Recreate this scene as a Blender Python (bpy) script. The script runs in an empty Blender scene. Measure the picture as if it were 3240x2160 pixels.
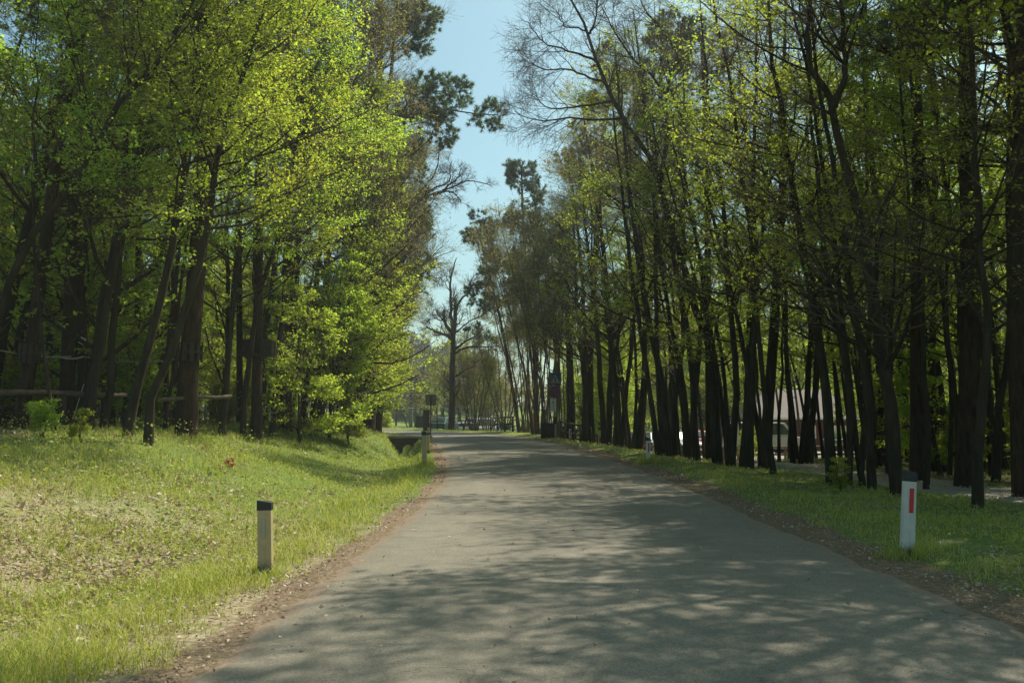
import bpy, math, random
import numpy as np
from mathutils import Vector, Matrix
R = math.radians
rng = np.random.default_rng(7)
random.seed(7)
scene = bpy.context.scene
col = scene.collection

# ------------------------------------------------------------------ camera
FPX, CX, CY, HOR = 2800.0, 1620.0, 1080.0, 1340.0      # focal length and horizon in photo pixels
CAMZ = 1.4
TH = math.atan((HOR - CY) / FPX)
cam_d = bpy.data.cameras.new('camera')
cam_d.sensor_width = 36.0
cam_d.lens = 36.0 * FPX / 3240.0
cam_d.clip_start = 0.05
cam_d.clip_end = 3000
cam = bpy.data.objects.new('camera', cam_d)
col.objects.link(cam)
cam.location = (0, 0, CAMZ)
cam.rotation_euler = (math.pi / 2 + TH, 0, 0)
scene.camera = cam

# ------------------------------------------------------------------ light
SUN_AZ, SUN_EL = R(42), R(56)        # azimuth from +Y towards +X
world = bpy.data.worlds.new('World')
scene.world = world
world.use_nodes = True
wn = world.node_tree
bg = wn.nodes['Background']
sky = wn.nodes.new('ShaderNodeTexSky')
sky.sky_type = 'NISHITA'
sky.sun_disc = False
sky.sun_elevation = SUN_EL
sky.sun_rotation = SUN_AZ
sky.air_density = 1.0
sky.dust_density = 2.6
sky.ozone_density = 1.0
tint = wn.nodes.new('ShaderNodeMix'); tint.data_type = 'RGBA'; tint.blend_type = 'MULTIPLY'; tint.inputs[0].default_value = 1.0
tint.inputs[7].default_value = (0.70, 0.95, 0.84, 1)          # the camera's cool green-cyan rendering of the sky
wn.links.new(sky.outputs[0], tint.inputs[6]); wn.links.new(tint.outputs[2], bg.inputs[0])
bg.inputs[1].default_value = 0.12
sd = bpy.data.lights.new('sun', 'SUN')
sd.energy = 5.0
sd.angle = R(0.53)
sd.color = (1.0, 0.93, 0.80)
sun = bpy.data.objects.new('sun', sd)
col.objects.link(sun)
sv = Vector((math.sin(SUN_AZ) * math.cos(SUN_EL), math.cos(SUN_AZ) * math.cos(SUN_EL), math.sin(SUN_EL)))
sun.rotation_euler = sv.to_track_quat('Z', 'Y').to_euler()
vs = scene.view_settings
vs.view_transform = 'Standard'
vs.look = 'None'
vs.gamma = 1.0
vs.exposure = 0.5
scene.cycles.max_bounces = 6
scene.cycles.transparent_max_bounces = 6

# ------------------------------------------------------------------ helpers
def ss(x):
    x = np.clip(x, 0, 1)
    return x * x * (3 - 2 * x)

def ray(px, py):
    xs, ys = (px - CX) / FPX, (CY - py) / FPX
    return np.array([xs, math.cos(TH) - ys * math.sin(TH), math.sin(TH) + ys * math.cos(TH)])

def P(px, py, Y):
    d = ray(px, py)
    return np.array([0, 0, CAMZ]) + d * (Y / d[1])

# road centreline
_c = np.array([(0.75, -14), (0.78, -4), (0.85, 5), (1.05, 13.7), (1.0, 22), (.35, 30), (-.55, 38), (-1.9, 46), (-4.4, 54),
               (-9, 60), (-16, 63.5), (-30, 66), (-60, 67.5), (-110, 67)], float)
def _catmull(c, step=0.5):
    out = []
    for i in range(len(c) - 1):
        p0, p1, p2, p3 = c[max(i - 1, 0)], c[i], c[i + 1], c[min(i + 2, len(c) - 1)]
        n = max(2, int(np.linalg.norm(p2 - p1) / step))
        for k in range(n):
            t = k / n
            out.append(.5 * ((2 * p1) + (-p0 + p2) * t + (2 * p0 - 5 * p1 + 4 * p2 - p3) * t * t + (-p0 + 3 * p1 - 3 * p2 + p3) * t ** 3))
    out.append(c[-1])
    return np.array(out)
CL = _catmull(_c)
CT = np.gradient(CL, axis=0); CT /= np.linalg.norm(CT, axis=1)[:, None]
CS = np.concatenate([[0], np.cumsum(np.linalg.norm(np.diff(CL, axis=0), axis=1))]) - 14.0
HW = 2.67
def lateral(X, Y):
    X = np.asarray(X, float).ravel(); Y = np.asarray(Y, float).ravel()
    lat = np.empty(len(X)); s = np.empty(len(X))
    for a in range(0, len(X), 20000):
        x, y = X[a:a + 20000], Y[a:a + 20000]
        d2 = (x[:, None] - CL[None, :, 0]) ** 2 + (y[:, None] - CL[None, :, 1]) ** 2
        i = d2.argmin(1)
        dx, dy = x - CL[i, 0], y - CL[i, 1]
        l = dx * CT[i, 1] - dy * CT[i, 0]
        al = dx * CT[i, 0] + dy * CT[i, 1]
        ex = np.maximum(np.abs(al) - .3, 0)
        lat[a:a + 20000] = np.sign(l + 1e-9) * np.hypot(l, ex)
        s[a:a + 20000] = CS[i] + np.clip(al, -.5, .5)
    return lat, s
def zroad(s):
    return np.interp(s, [0, 14, 22, 30, 38, 46, 56, 68, 90], [0, 0, .12, .32, .50, .64, .85, .98, 1.0])
def vnoise(x, y, sc, seed=0):
    # cheap smooth value noise
    x = np.asarray(x) / sc + seed * 17.3; y = np.asarray(y) / sc + seed * 9.1
    xi, yi = np.floor(x), np.floor(y); fx, fy = x - xi, y - yi
    fx = fx * fx * (3 - 2 * fx); fy = fy * fy * (3 - 2 * fy)
    def h(a, b):
        v = np.sin(a * 127.1 + b * 311.7 + seed * 3.3) * 43758.5453
        return v - np.floor(v)
    return (h(xi, yi) * (1 - fx) + h(xi + 1, yi) * fx) * (1 - fy) + (h(xi, yi + 1) * (1 - fx) + h(xi + 1, yi + 1) * fx) * fy
# gravel path, right of the road
PATHL = _catmull(np.array([(17, -4), (12.6, 6), (10.9, 13), (10.0, 19), (9.7, 26), (9.5, 33), (9.2, 41)], float))
def path_dist(X, Y):
    X = np.ravel(X); Y = np.ravel(Y); out = np.empty(len(X))
    for a in range(0, len(X), 20000):
        d2 = (X[a:a+20000, None] - PATHL[None, :, 0]) ** 2 + (Y[a:a+20000, None] - PATHL[None, :, 1]) ** 2
        out[a:a+20000] = np.sqrt(d2.min(1))
    return out
def lot_mask(X, Y):
    n = (vnoise(X, Y, 3.0, 5) - .5) * 2.5
    return ss((Y - 39.5 + n) / 1.0) * ss((74 - Y + n) / 1.0) * ss((X - 6.2 + n * .5) / .8) * ss((60 - X) / 1.0)
def terrain(X, Y, raw=False):
    sh = np.shape(X)
    X = np.asarray(X, float).ravel(); Y = np.asarray(Y, float).ravel()
    lat, s = lateral(X, Y)
    zr = zroad(s)
    tl, tr = -lat - HW, lat - HW
    n = (vnoise(X, Y, 2.2, 1) - .5) * .16 + (vnoise(X, Y, .7, 2) - .5) * .06
    zb = 1.0 + .2 * ss((s - 8) / 12) + .3 * ss((s - 22) / 15)
    cN = 1 - .42 * ss((s - 24) / 14)
    dd = (.10 + .72 * ss((s - 27) / 13)) * (1 - ss((s - 48.5) / 3))
    left = zr - .03 - dd * ss((tl / cN - .5) / 1.3) * (1 - ss((tl / cN - 2.1) / 1.8)) + (zb - zr) * ss((tl / cN - 1.7) / 5.6)
    left = left + n * ss(tl / 1.2)
    base = np.where(X > 0, 0, 0)
    zf_r = -.45 * ss((Y - 34) / 12)
    zf_l = 1.0 + .3 * ss((Y - 75) / 40)
    drop = 1.0 * (1 - ss((Y - 72) / 14))
    k = ss((X + 9) / 6)
    zf = np.where(X > 2, zf_r, 0) * 1.0
    kr = ss((X - 0) / 6)
    zf = zf_l * (1 - k) + (drop * .85) * k * (1 - kr) + zf_r * kr
    right = zr * (1 - ss(tr / 5)) + zf * ss(tr / 5) - .03 + .10 * ss((tr - .3) / 1.2) * (1 - ss((tr - 2.0) / 4)) + n * .7 * ss(tr / 1.2)
    z = np.where(lat < -HW, left, np.where(lat > HW, right, zr - .03))
    if not raw:
        inside = ss((HW - .05 - np.abs(lat)) / .25)
        z = z - .07 * inside
        pd = path_dist(X, Y)
        z = z - .05 * ss((1.35 - pd) / .3)
    return z.reshape(sh)
def tz(x, y):
    return float(terrain(np.array([x]), np.array([y]), raw=True)[0])
def G(px, py, lo=3.0, hi=90.0):
    """first point of the terrain under a ray"""
    d = ray(px, py); ys = np.linspace(lo, hi, 2500)
    X = d[0] / d[1] * ys; Z = CAMZ + d[2] / d[1] * ys
    T = terrain(X, ys, raw=True)
    i = np.argmax(Z < T)
    if not (Z < T).any(): i = len(ys) - 1
    return np.array([X[i], ys[i], T[i]])

def tag(o, label=None, cat=None, group=None, kind=None):
    if label: o['label'] = label
    if cat: o['category'] = cat
    if group: o['group'] = group
    if kind: o['kind'] = kind
    return o
def empty(name, loc=(0, 0, 0), rz=0.0, label=None, cat=None, group=None):
    o = bpy.data.objects.new(name, None)
    col.objects.link(o); o.location = [float(v) for v in loc]; o.rotation_euler = (0, 0, rz); o.empty_display_size = .2
    return tag(o, label, cat, group)
def link(name, me, parent=None):
    o = bpy.data.objects.new(name, me); col.objects.link(o)
    if parent is not None: o.parent = parent
    return o
def npmesh(name, V, faces, mat=None, smooth=False):
    """faces: list of (n,k) int arrays"""
    me = bpy.data.meshes.new(name)
    V = np.ascontiguousarray(V, dtype=np.float32)
    me.vertices.add(len(V)); me.vertices.foreach_set('co', V.ravel())
    li, st, tot, pos = [], [], [], 0
    for F in faces:
        if len(F) == 0: continue
        F = np.asarray(F, dtype=np.int32); n, k = F.shape
        li.append(F.ravel()); st.append(pos + np.arange(n) * k); tot.append(np.full(n, k)); pos += n * k
    if li:
        li = np.concatenate(li).astype(np.int32); st = np.concatenate(st).astype(np.int32); tot = np.concatenate(tot).astype(np.int32)
        me.loops.add(len(li)); me.loops.foreach_set('vertex_index', li)
        me.polygons.add(len(st)); me.polygons.foreach_set('loop_start', st); me.polygons.foreach_set('loop_total', tot)
        me.polygons.foreach_set('use_smooth', np.full(len(st), smooth))
    me.update(calc_edges=True)
    if mat: me.materials.append(mat)
    return me
class MB:
    """collects boxes, tubes and polygons into one mesh"""
    def __init__(s): s.v = []; s.f = []
    def box(s, c, size, rot=None, taper=1.0, shear=0.0):
        b = len(s.v); hx, hy, hz = [q / 2 for q in size]
        M = rot if rot is not None else Matrix.Identity(3)
        for z in (-1, 1):
            k = taper if z > 0 else 1.0
            for x, y in ((-1, -1), (1, -1), (1, 1), (-1, 1)):
                p = M @ Vector((x * hx * k, y * hy * k, z * hz)); s.v.append(tuple(Vector(c) + p))
        s.f += [tuple(b + i for i in q) for q in ((3, 2, 1, 0), (4, 5, 6, 7), (0, 1, 5, 4), (1, 2, 6, 5), (2, 3, 7, 6), (3, 0, 4, 7))]
        return s
    def bar(s, a, b_, w, h=None):
        a, b_ = Vector(a), Vector(b_); d = b_ - a
        M = d.to_track_quat('Z', 'Y').to_matrix()
        return s.box((a + b_) / 2, (w, h or w, d.length), M)
    def tube(s, a, b_, r0, r1=None, n=10, caps=True):
        r1 = r0 if r1 is None else r1
        a, b_ = Vector(a), Vector(b_); M = (b_ - a).to_track_quat('Z', 'Y').to_matrix(); b = len(s.v)
        for p, r in ((a, r0), (b_, r1)):
            for i in range(n):
                t = 2 * math.pi * i / n
                s.v.append(tuple(p + M @ Vector((r * math.cos(t), r * math.sin(t), 0))))
        for i in range(n):
            j = (i + 1) % n; s.f.append((b + i, b + j, b + n + j, b + n + i))
        if caps: s.f.append(tuple(b + n + i for i in range(n))); s.f.append(tuple(b + n - 1 - i for i in range(n)))
        return s
    def prism(s, pts, y0, y1):
        """polygon in XZ extruded along Y (pts counter-clockwise seen from -Y)"""
        b = len(s.v); n = len(pts)
        for y in (y0, y1):
            for x, z in pts: s.v.append((x, y, z))
        s.f.append(tuple(b + i for i in range(n))); s.f.append(tuple(b + n + n - 1 - i for i in range(n)))
        for i in range(n):
            j = (i + 1) % n; s.f.append((b + j, b + i, b + n + i, b + n + j))
        return s
    def build(s, name, mat, parent=None, bevel=0, smooth=False):
        me = bpy.data.meshes.new(name); me.from_pydata([tuple(map(float, v)) for v in s.v], [], s.f); me.materials.append(mat)
        if smooth:
            for p in me.polygons: p.use_smooth = True
        o = link(name, me, parent)
        if bevel:
            m = o.modifiers.new('bevel', 'BEVEL'); m.width = bevel; m.segments = 2; m.limit_method = 'ANGLE'
        return o

# ------------------------------------------------------------------ materials
def nodes(name):
    m = bpy.data.materials.new(name); m.use_nodes = True; nt = m.node_tree
    return m, nt, nt.nodes['Principled BSDF'], nt.nodes.new, nt.links.new
def ramp(nt, fac, stops):
    r = nt.nodes.new('ShaderNodeValToRGB'); e = r.color_ramp.elements
    while len(e) < len(stops): e.new(.5)
    for q, (p, c) in zip(e, stops): q.position = p; q.color = (*c, 1)
    nt.links.new(fac, r.inputs[0]); return r.outputs[0]
def noise(nt, scale, detail=4, rough=.6, vec=None, dist=0):
    n = nt.nodes.new('ShaderNodeTexNoise'); n.inputs['Scale'].default_value = scale; n.inputs['Detail'].default_value = detail
    n.inputs['Roughness'].default_value = rough; n.inputs['Distortion'].default_value = dist
    if vec is not None: nt.links.new(vec, n.inputs['Vector'])
    return n.outputs[0]
def coords(nt, which='Object', scale=(1, 1, 1)):
    t = nt.nodes.new('ShaderNodeTexCoord'); mp = nt.nodes.new('ShaderNodeMapping'); mp.inputs['Scale'].default_value = scale
    nt.links.new(t.outputs[which], mp.inputs[0]); return mp.outputs[0]
def bump(nt, h, strength, dist, bsdf):
    b = nt.nodes.new('ShaderNodeBump'); b.inputs['Strength'].default_value = strength; b.inputs['Distance'].default_value = dist
    nt.links.new(h, b.inputs['Height']); nt.links.new(b.outputs[0], bsdf.inputs['Normal'])
def mixc(nt, fac, a, b, mode='MIX'):
    m = nt.nodes.new('ShaderNodeMix'); m.data_type = 'RGBA'; m.blend_type = mode
    for sock, v in ((m.inputs[0], fac), (m.inputs[6], a), (m.inputs[7], b)):
        if isinstance(v, (int, float)): sock.default_value = v
        elif isinstance(v, tuple): sock.default_value = (*v, 1)
        else: nt.links.new(v, sock)
    return m.outputs[2]
def simple(name, c, rough=.6, spec=.3, metal=0, var=.15, scale=6, bmp=0):
    m, nt, b, N, L = nodes(name)
    v = coords(nt); n = noise(nt, scale, 5, .6, v)
    L(ramp(nt, n, [(.25, tuple(q * (1 - var) for q in c)), (.75, tuple(min(1, q * (1 + var)) for q in c))]), b.inputs['Base Color'])
    b.inputs['Roughness'].default_value = rough; b.inputs['Specular IOR Level'].default_value = spec; b.inputs['Metallic'].default_value = metal
    if bmp: bump(nt, n, .6, bmp, b)
    return m
def bark(name, dark, light, sxy, sz, bmp=.02):
    m, nt, b, N, L = nodes(name)
    v = coords(nt, 'Object', (sxy, sxy, sz))
    n1 = noise(nt, 1.0, 6, .65, v, .4)
    n2 = noise(nt, .7, 3, .6, coords(nt))
    c = ramp(nt, n1, [(.3, dark), (.7, light)])
    moss = ramp(nt, n2, [(.5, (0, 0, 0)), (.75, (.5, .5, .5))])
    c = mixc(nt, moss, c, (.045, .05, .018))
    L(c, b.inputs['Base Color']); b.inputs['Roughness'].default_value = .9; b.inputs['Specular IOR Level'].default_value = .15
    bump(nt, n1, .9, bmp, b)
    return m
def leafmat(name, cols, trans, rough=.5, tf=.5, spec=.35):
    m, nt, b, N, L = nodes(name)
    g = N('ShaderNodeNewGeometry')
    c = ramp(nt, g.outputs['Random Per Island'], [(i / (len(cols) - 1), q) for i, q in enumerate(cols)])
    oi = N('ShaderNodeObjectInfo')
    hs = N('ShaderNodeHueSaturation')
    mr = N('ShaderNodeMapRange'); mr.inputs[3].default_value = .47; mr.inputs[4].default_value = .515; L(oi.outputs['Random'], mr.inputs[0]); L(mr.outputs[0], hs.inputs['Hue'])
    mv = N('ShaderNodeMapRange'); mv.inputs[3].default_value = .8; mv.inputs[4].default_value = 1.15; L(oi.outputs['Random'], mv.inputs[0]); L(mv.outputs[0], hs.inputs['Value'])
    L(c, hs.inputs['Color'])
    L(hs.outputs[0], b.inputs['Base Color']); b.inputs['Roughness'].default_value = rough; b.inputs['Specular IOR Level'].default_value = spec
    t = N('ShaderNodeBsdfTranslucent'); mt = mixc(nt, 1.0, hs.outputs[0], trans, 'MULTIPLY'); L(mt, t.inputs[0])
    mx = N('ShaderNodeMixShader'); mx.inputs[0].default_value = tf
    L(b.outputs[0], mx.inputs[1]); L(t.outputs[0], mx.inputs[2]); L(mx.outputs[0], nt.nodes['Material Output'].inputs[0])
    return m
M = {}
M['bark_h'] = bark('hornbeam_bark', (.020, .016, .010), (.068, .053, .033), 9, 1.6, .015)
M['bark_p'] = bark('pine_bark', (.020, .013, .009), (.085, .053, .033), 12, 2.6, .03)
M['bark_o'] = bark('oak_bark', (.024, .019, .013), (.085, .068, .045), 14, 2.0, .03)
M['twig'] = simple('twig_bark', (.13, .10, .068), .85, .2, var=.3, scale=2)
M['twig_g'] = simple('pale_twig_bark', (.185, .160, .125), .85, .2, var=.3, scale=2)
M['leaf'] = leafmat('fresh_leaf', [(.14, .205, .026), (.19, .265, .038), (.265, .325, .062), (.155, .22, .032)], (2.45, 2.35, 1.2), tf=.62)
M['leaf_y'] = leafmat('yellow_green_leaf', [(.16, .21, .03), (.22, .27, .045), (.26, .28, .06)], (1.8, 1.7, 1.0), tf=.45)
M['leaf_d'] = leafmat('deep_green_leaf', [(.12, .18, .024), (.17, .24, .032), (.22, .29, .045)], (2.5, 2.4, 1.2), tf=.6)
M['bud'] = leafmat('bud_leaf', [(.19, .165, .08), (.22, .22, .085), (.24, .27, .09)], (1.9, 1.8, 1.0), tf=.5)
M['hill_leaf'] = leafmat('budding_hill_foliage', [(.10, .085, .055), (.13, .12, .06), (.12, .13, .06), (.09, .075, .055)], (1.1, 1.1, .8), tf=.2)
M['needle'] = leafmat('pine_needle', [(.055, .09, .055), (.085, .13, .075), (.12, .165, .085)], (1.5, 1.6, 1.2), tf=.3)
M['grass'] = leafmat('grass_blade', [(.20, .25, .035), (.28, .33, .055), (.35, .375, .09), (.45, .41, .20)], (1.6, 1.6, 1.0), tf=.4)
M['litter'] = leafmat('dry_leaf', [(.28, .21, .13), (.40, .33, .21), (.52, .46, .33), (.32, .23, .14)], (1.1, .9, .6), tf=.2)
M['herb'] = leafmat('herb_leaf', [(.17, .23, .035), (.25, .30, .055), (.34, .37, .11), (.22, .26, .06)], (1.6, 1.6, .9), tf=.4)
M['wood'] = simple('weathered_timber', (.20, .155, .11), .8, .2, var=.4, scale=9, bmp=.01)
M['dstone'] = simple('dark_stone', (.07, .058, .045), .9, .2, var=.5, scale=7, bmp=.02)
M['mwood'] = simple('brown_timber', (.13, .10, .07), .8, .2, var=.4, scale=9, bmp=.01)
M['dwood'] = simple('dark_timber', (.06, .045, .033), .8, .2, var=.35, scale=9, bmp=.01)
M['white_pl'] = simple('white_plastic', (.58, .58, .52), .45, .4, var=.12, scale=7)
M['tan_pl'] = simple('grimy_plastic', (.31, .235, .125), .55, .3, var=.25, scale=9)
M['black_pl'] = simple('black_plastic', (.025, .025, .028), .5, .4, var=.3)
def muddy(name, c):
    m = simple(name, c, .5, .35, var=.14, scale=9); nt = m.node_tree; b = nt.nodes['Principled BSDF']; src = b.inputs['Base Color'].links[0].from_socket
    tc = nt.nodes.new('ShaderNodeTexCoord'); sp = nt.nodes.new('ShaderNodeSeparateXYZ'); nt.links.new(tc.outputs['Object'], sp.inputs[0])
    mr = nt.nodes.new('ShaderNodeMapRange'); mr.inputs[1].default_value = .26; mr.inputs[2].default_value = .0; nt.links.new(sp.outputs[2], mr.inputs[0])
    ad = nt.nodes.new('ShaderNodeMath'); ad.operation = 'MULTIPLY_ADD'; nt.links.new(noise(nt, 28, 5, .7, coords(nt)), ad.inputs[0]); ad.inputs[1].default_value = .9; nt.links.new(mr.outputs[0], ad.inputs[2])
    f = ramp(nt, ad.outputs[0], [(.72, (0, 0, 0)), (1.0, (.9, .9, .9))])
    st_ = ramp(nt, noise(nt, 1.0, 5, .7, coords(nt, 'Object', (60, 60, 3))), [(.55, (0, 0, 0)), (.75, (.5, .5, .5))])
    cc = mixc(nt, st_, src, (.16, .14, .10)); cc = mixc(nt, f, cc, (.12, .09, .055)); nt.links.new(cc, b.inputs['Base Color']); return m
M['white_pl'] = muddy('muddy_white_plastic', (.56, .56, .50)); M['tan_pl'] = muddy('muddy_tan_plastic', (.44, .345, .19))
M['red_refl'] = simple('red_reflector', (.55, .02, .035), .25, .6, var=.08)
M['grey_refl'] = simple('pale_reflector', (.33, .33, .27), .3, .6, var=.08)
M['galv'] = simple('galvanised_steel', (.33, .33, .32), .5, .5, .6)
M['sign_back'] = simple('dull_aluminium', (.20, .19, .16), .6, .4, .3)
M['sign_blue'] = simple('sign_blue', (.010, .04, .13), .4, .5, var=.06)
M['sign_red'] = simple('sign_red', (.22, .012, .02), .4, .5, var=.06)
M['sign_white'] = simple('sign_white', (.62, .64, .58), .4, .5, var=.06)
M['sign_cream'] = simple('dull_sign_cream', (.30, .28, .18), .5, .4, var=.15)  # crossing triangle: duller and yellower than the arrow plate's white
M['sign_black'] = simple('sign_black', (.015, .015, .015), .5, .4)
M['concrete'] = simple('old_concrete', (.26, .24, .20), .9, .2, var=.35, scale=5, bmp=.02)
M['redwall'] = simple('red_painted_boards', (.11, .014, .016), .6, .3, var=.2)
M['roof'] = simple('grey_shingles', (.22, .185, .165), .8, .2, var=.2, scale=12)
M['white'] = simple('white_paint', (.75, .75, .72), .5, .4, var=.06)
M['glass'] = simple('car_glass', (.03, .035, .04), .08, .8, var=.05)
M['tyre'] = simple('tyre_rubber', (.02, .02, .02), .85, .2)
M['rim'] = simple('alloy_rim', (.4, .4, .4), .35, .5, .8)
M['lamp'] = simple('lamp_glass', (.7, .7, .68), .2, .7)
M['rope'] = simple('pale_rope', (.42, .40, .34), .8, .2)
M['orange'] = simple('orange_cloth', (.62, .16, .04), .7, .2)
M['green_p'] = simple('green_paint', (.02, .16, .08), .5, .4)
M['gravel_heap'] = simple('pale_gravel', (.5, .47, .4), .9, .1, var=.3, scale=30, bmp=.02)

# ------------------------------------------------------------------ ground sheet
def ground_mat():
    m, nt, b, N, L = nodes('woodland_ground')
    v = coords(nt)
    at = N('ShaderNodeAttribute'); at.attribute_name = 'mask'
    sp = N('ShaderNodeSeparateColor'); L(at.outputs['Color'], sp.inputs[0])
    nf = noise(nt, 22, 6, .7, v); nm = noise(nt, 3.2, 5, .65, v); nl = noise(nt, .5, 4, .6, v)
    grass = ramp(nt, nf, [(.25, (.05, .075, .018)), (.5, (.12, .17, .035)), (.75, (.24, .26, .09))])
    soil = ramp(nt, nf, [(.25, (.07, .05, .032)), (.5, (.17, .125, .08)), (.78, (.34, .27, .18))])
    litter = ramp(nt, nf, [(.2, (.08, .06, .035)), (.45, (.21, .17, .10)), (.6, (.36, .31, .2)), (.8, (.14, .17, .05))])
    def thr(src, k, w, gain=.9):
        a = N('ShaderNodeMath'); a.operation = 'MULTIPLY_ADD'; L(src, a.inputs[0]); a.inputs[1].default_value = gain; a.inputs[2].default_value = -gain / 2
        c = N('ShaderNodeMath'); c.operation = 'ADD'; L(a.outputs[0], c.inputs[0]); L(k, c.inputs[1])
        r = N('ShaderNodeMapRange'); r.inputs[1].default_value = .5 - w; r.inputs[2].default_value = .5 + w; L(c.outputs[0], r.inputs[0]); return r.outputs[0]
    c = mixc(nt, thr(nm, sp.outputs[1], .15), grass, litter)
    c = mixc(nt, thr(nm, sp.outputs[0], .12), c, soil)
    gr = ramp(nt, noise(nt, 60, 4, .7, v), [(.3, (.22, .20, .165)), (.7, (.46, .43, .37))])
    c = mixc(nt, thr(nm, sp.outputs[2], .1, .5), c, gr)
    c = mixc(nt, .22, c, ramp(nt, nl, [(.3, (.3, .3, .3)), (.7, (.8, .8, .8))]), 'OVERLAY')
    L(c, b.inputs['Base Color']); b.inputs['Roughness'].default_value = .95; b.inputs['Specular IOR Level'].default_value = .1
    bump(nt, nf, .8, .03, b)
    return m
def axis(a, b, near_a, near_b, step, grow):
    xs = list(np.arange(near_a, near_b, step)); s = step; x = xs[-1]
    while x < b: s *= grow; x += s; xs.append(x)
    s = step; x = xs[0]; lo = []
    while x > a: s *= grow; x -= s; lo.append(x)
    return np.array(lo[::-1] + xs)
gx = axis(-900, 900, -12, 14, .16, 1.06)
gy = axis(-60, 1500, 2, 50, .2, 1.045)
GX, GY = np.meshgrid(gx, gy)
GZ = terrain(GX, GY)
def hillh(X, Y):
    h = 25 * np.exp(-(((X + 70) / 60) ** 2 + ((Y - 235) / 60) ** 2)) + 7 * ss((np.hypot(X, Y - 40) - 170) / 160)
    return h * ss((np.hypot(X * .9, Y) - 120) / 40)
GZ = GZ + hillh(GX, GY)
ny, nx = GX.shape
idx = np.arange(nx * ny).reshape(ny, nx)
F = np.stack([idx[:-1, :-1], idx[:-1, 1:], idx[1:, 1:], idx[1:, :-1]], -1).reshape(-1, 4)
gme = npmesh('ground', np.stack([GX, GY, GZ], -1).reshape(-1, 3), [F], ground_mat(), True)
lat, s_ = lateral(GX, GY)
tl, tr = -lat - HW, lat - HW
X_, Y_ = GX.ravel(), GY.ravel()
soil = np.where(lat < 0, 1 - ss((tl - .05 - .2 * vnoise(X_, Y_, 1.4, 4)) / .3), 1 - ss((tr - .15 - .4 * vnoise(X_, Y_, 1.7, 4)) / .5))
soil = np.where(np.abs(lat) < HW, 1, soil)
forest_l = ss((tl - 6.5) / 2)
forest_r = ss((tr - 6.5) / 2) * (X_ > 0)
far = ss((Y_ - 66) / 3) * (X_ < 4)
soil = np.maximum(soil, np.maximum(forest_l * (1 - far) * .62, forest_r * .45))
lit = np.where(lat < 0, .25 + .45 * (1 - ss((s_ - 6) / 14)) + .35 * forest_l, .38)
lit = lit * (1 - far * .8); hillm = ss((Y_ - 128) / 12); soil = soil * (1 - hillm)
lot = lot_mask(X_, Y_)
mk = np.stack([soil, lit, lot * .95, np.ones_like(lot)], -1).astype(np.float32)
a = gme.color_attributes.new('mask', 'FLOAT_COLOR', 'POINT'); a.data.foreach_set('color', mk.ravel())
tag(link('ground', gme), kind='structure')

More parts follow.
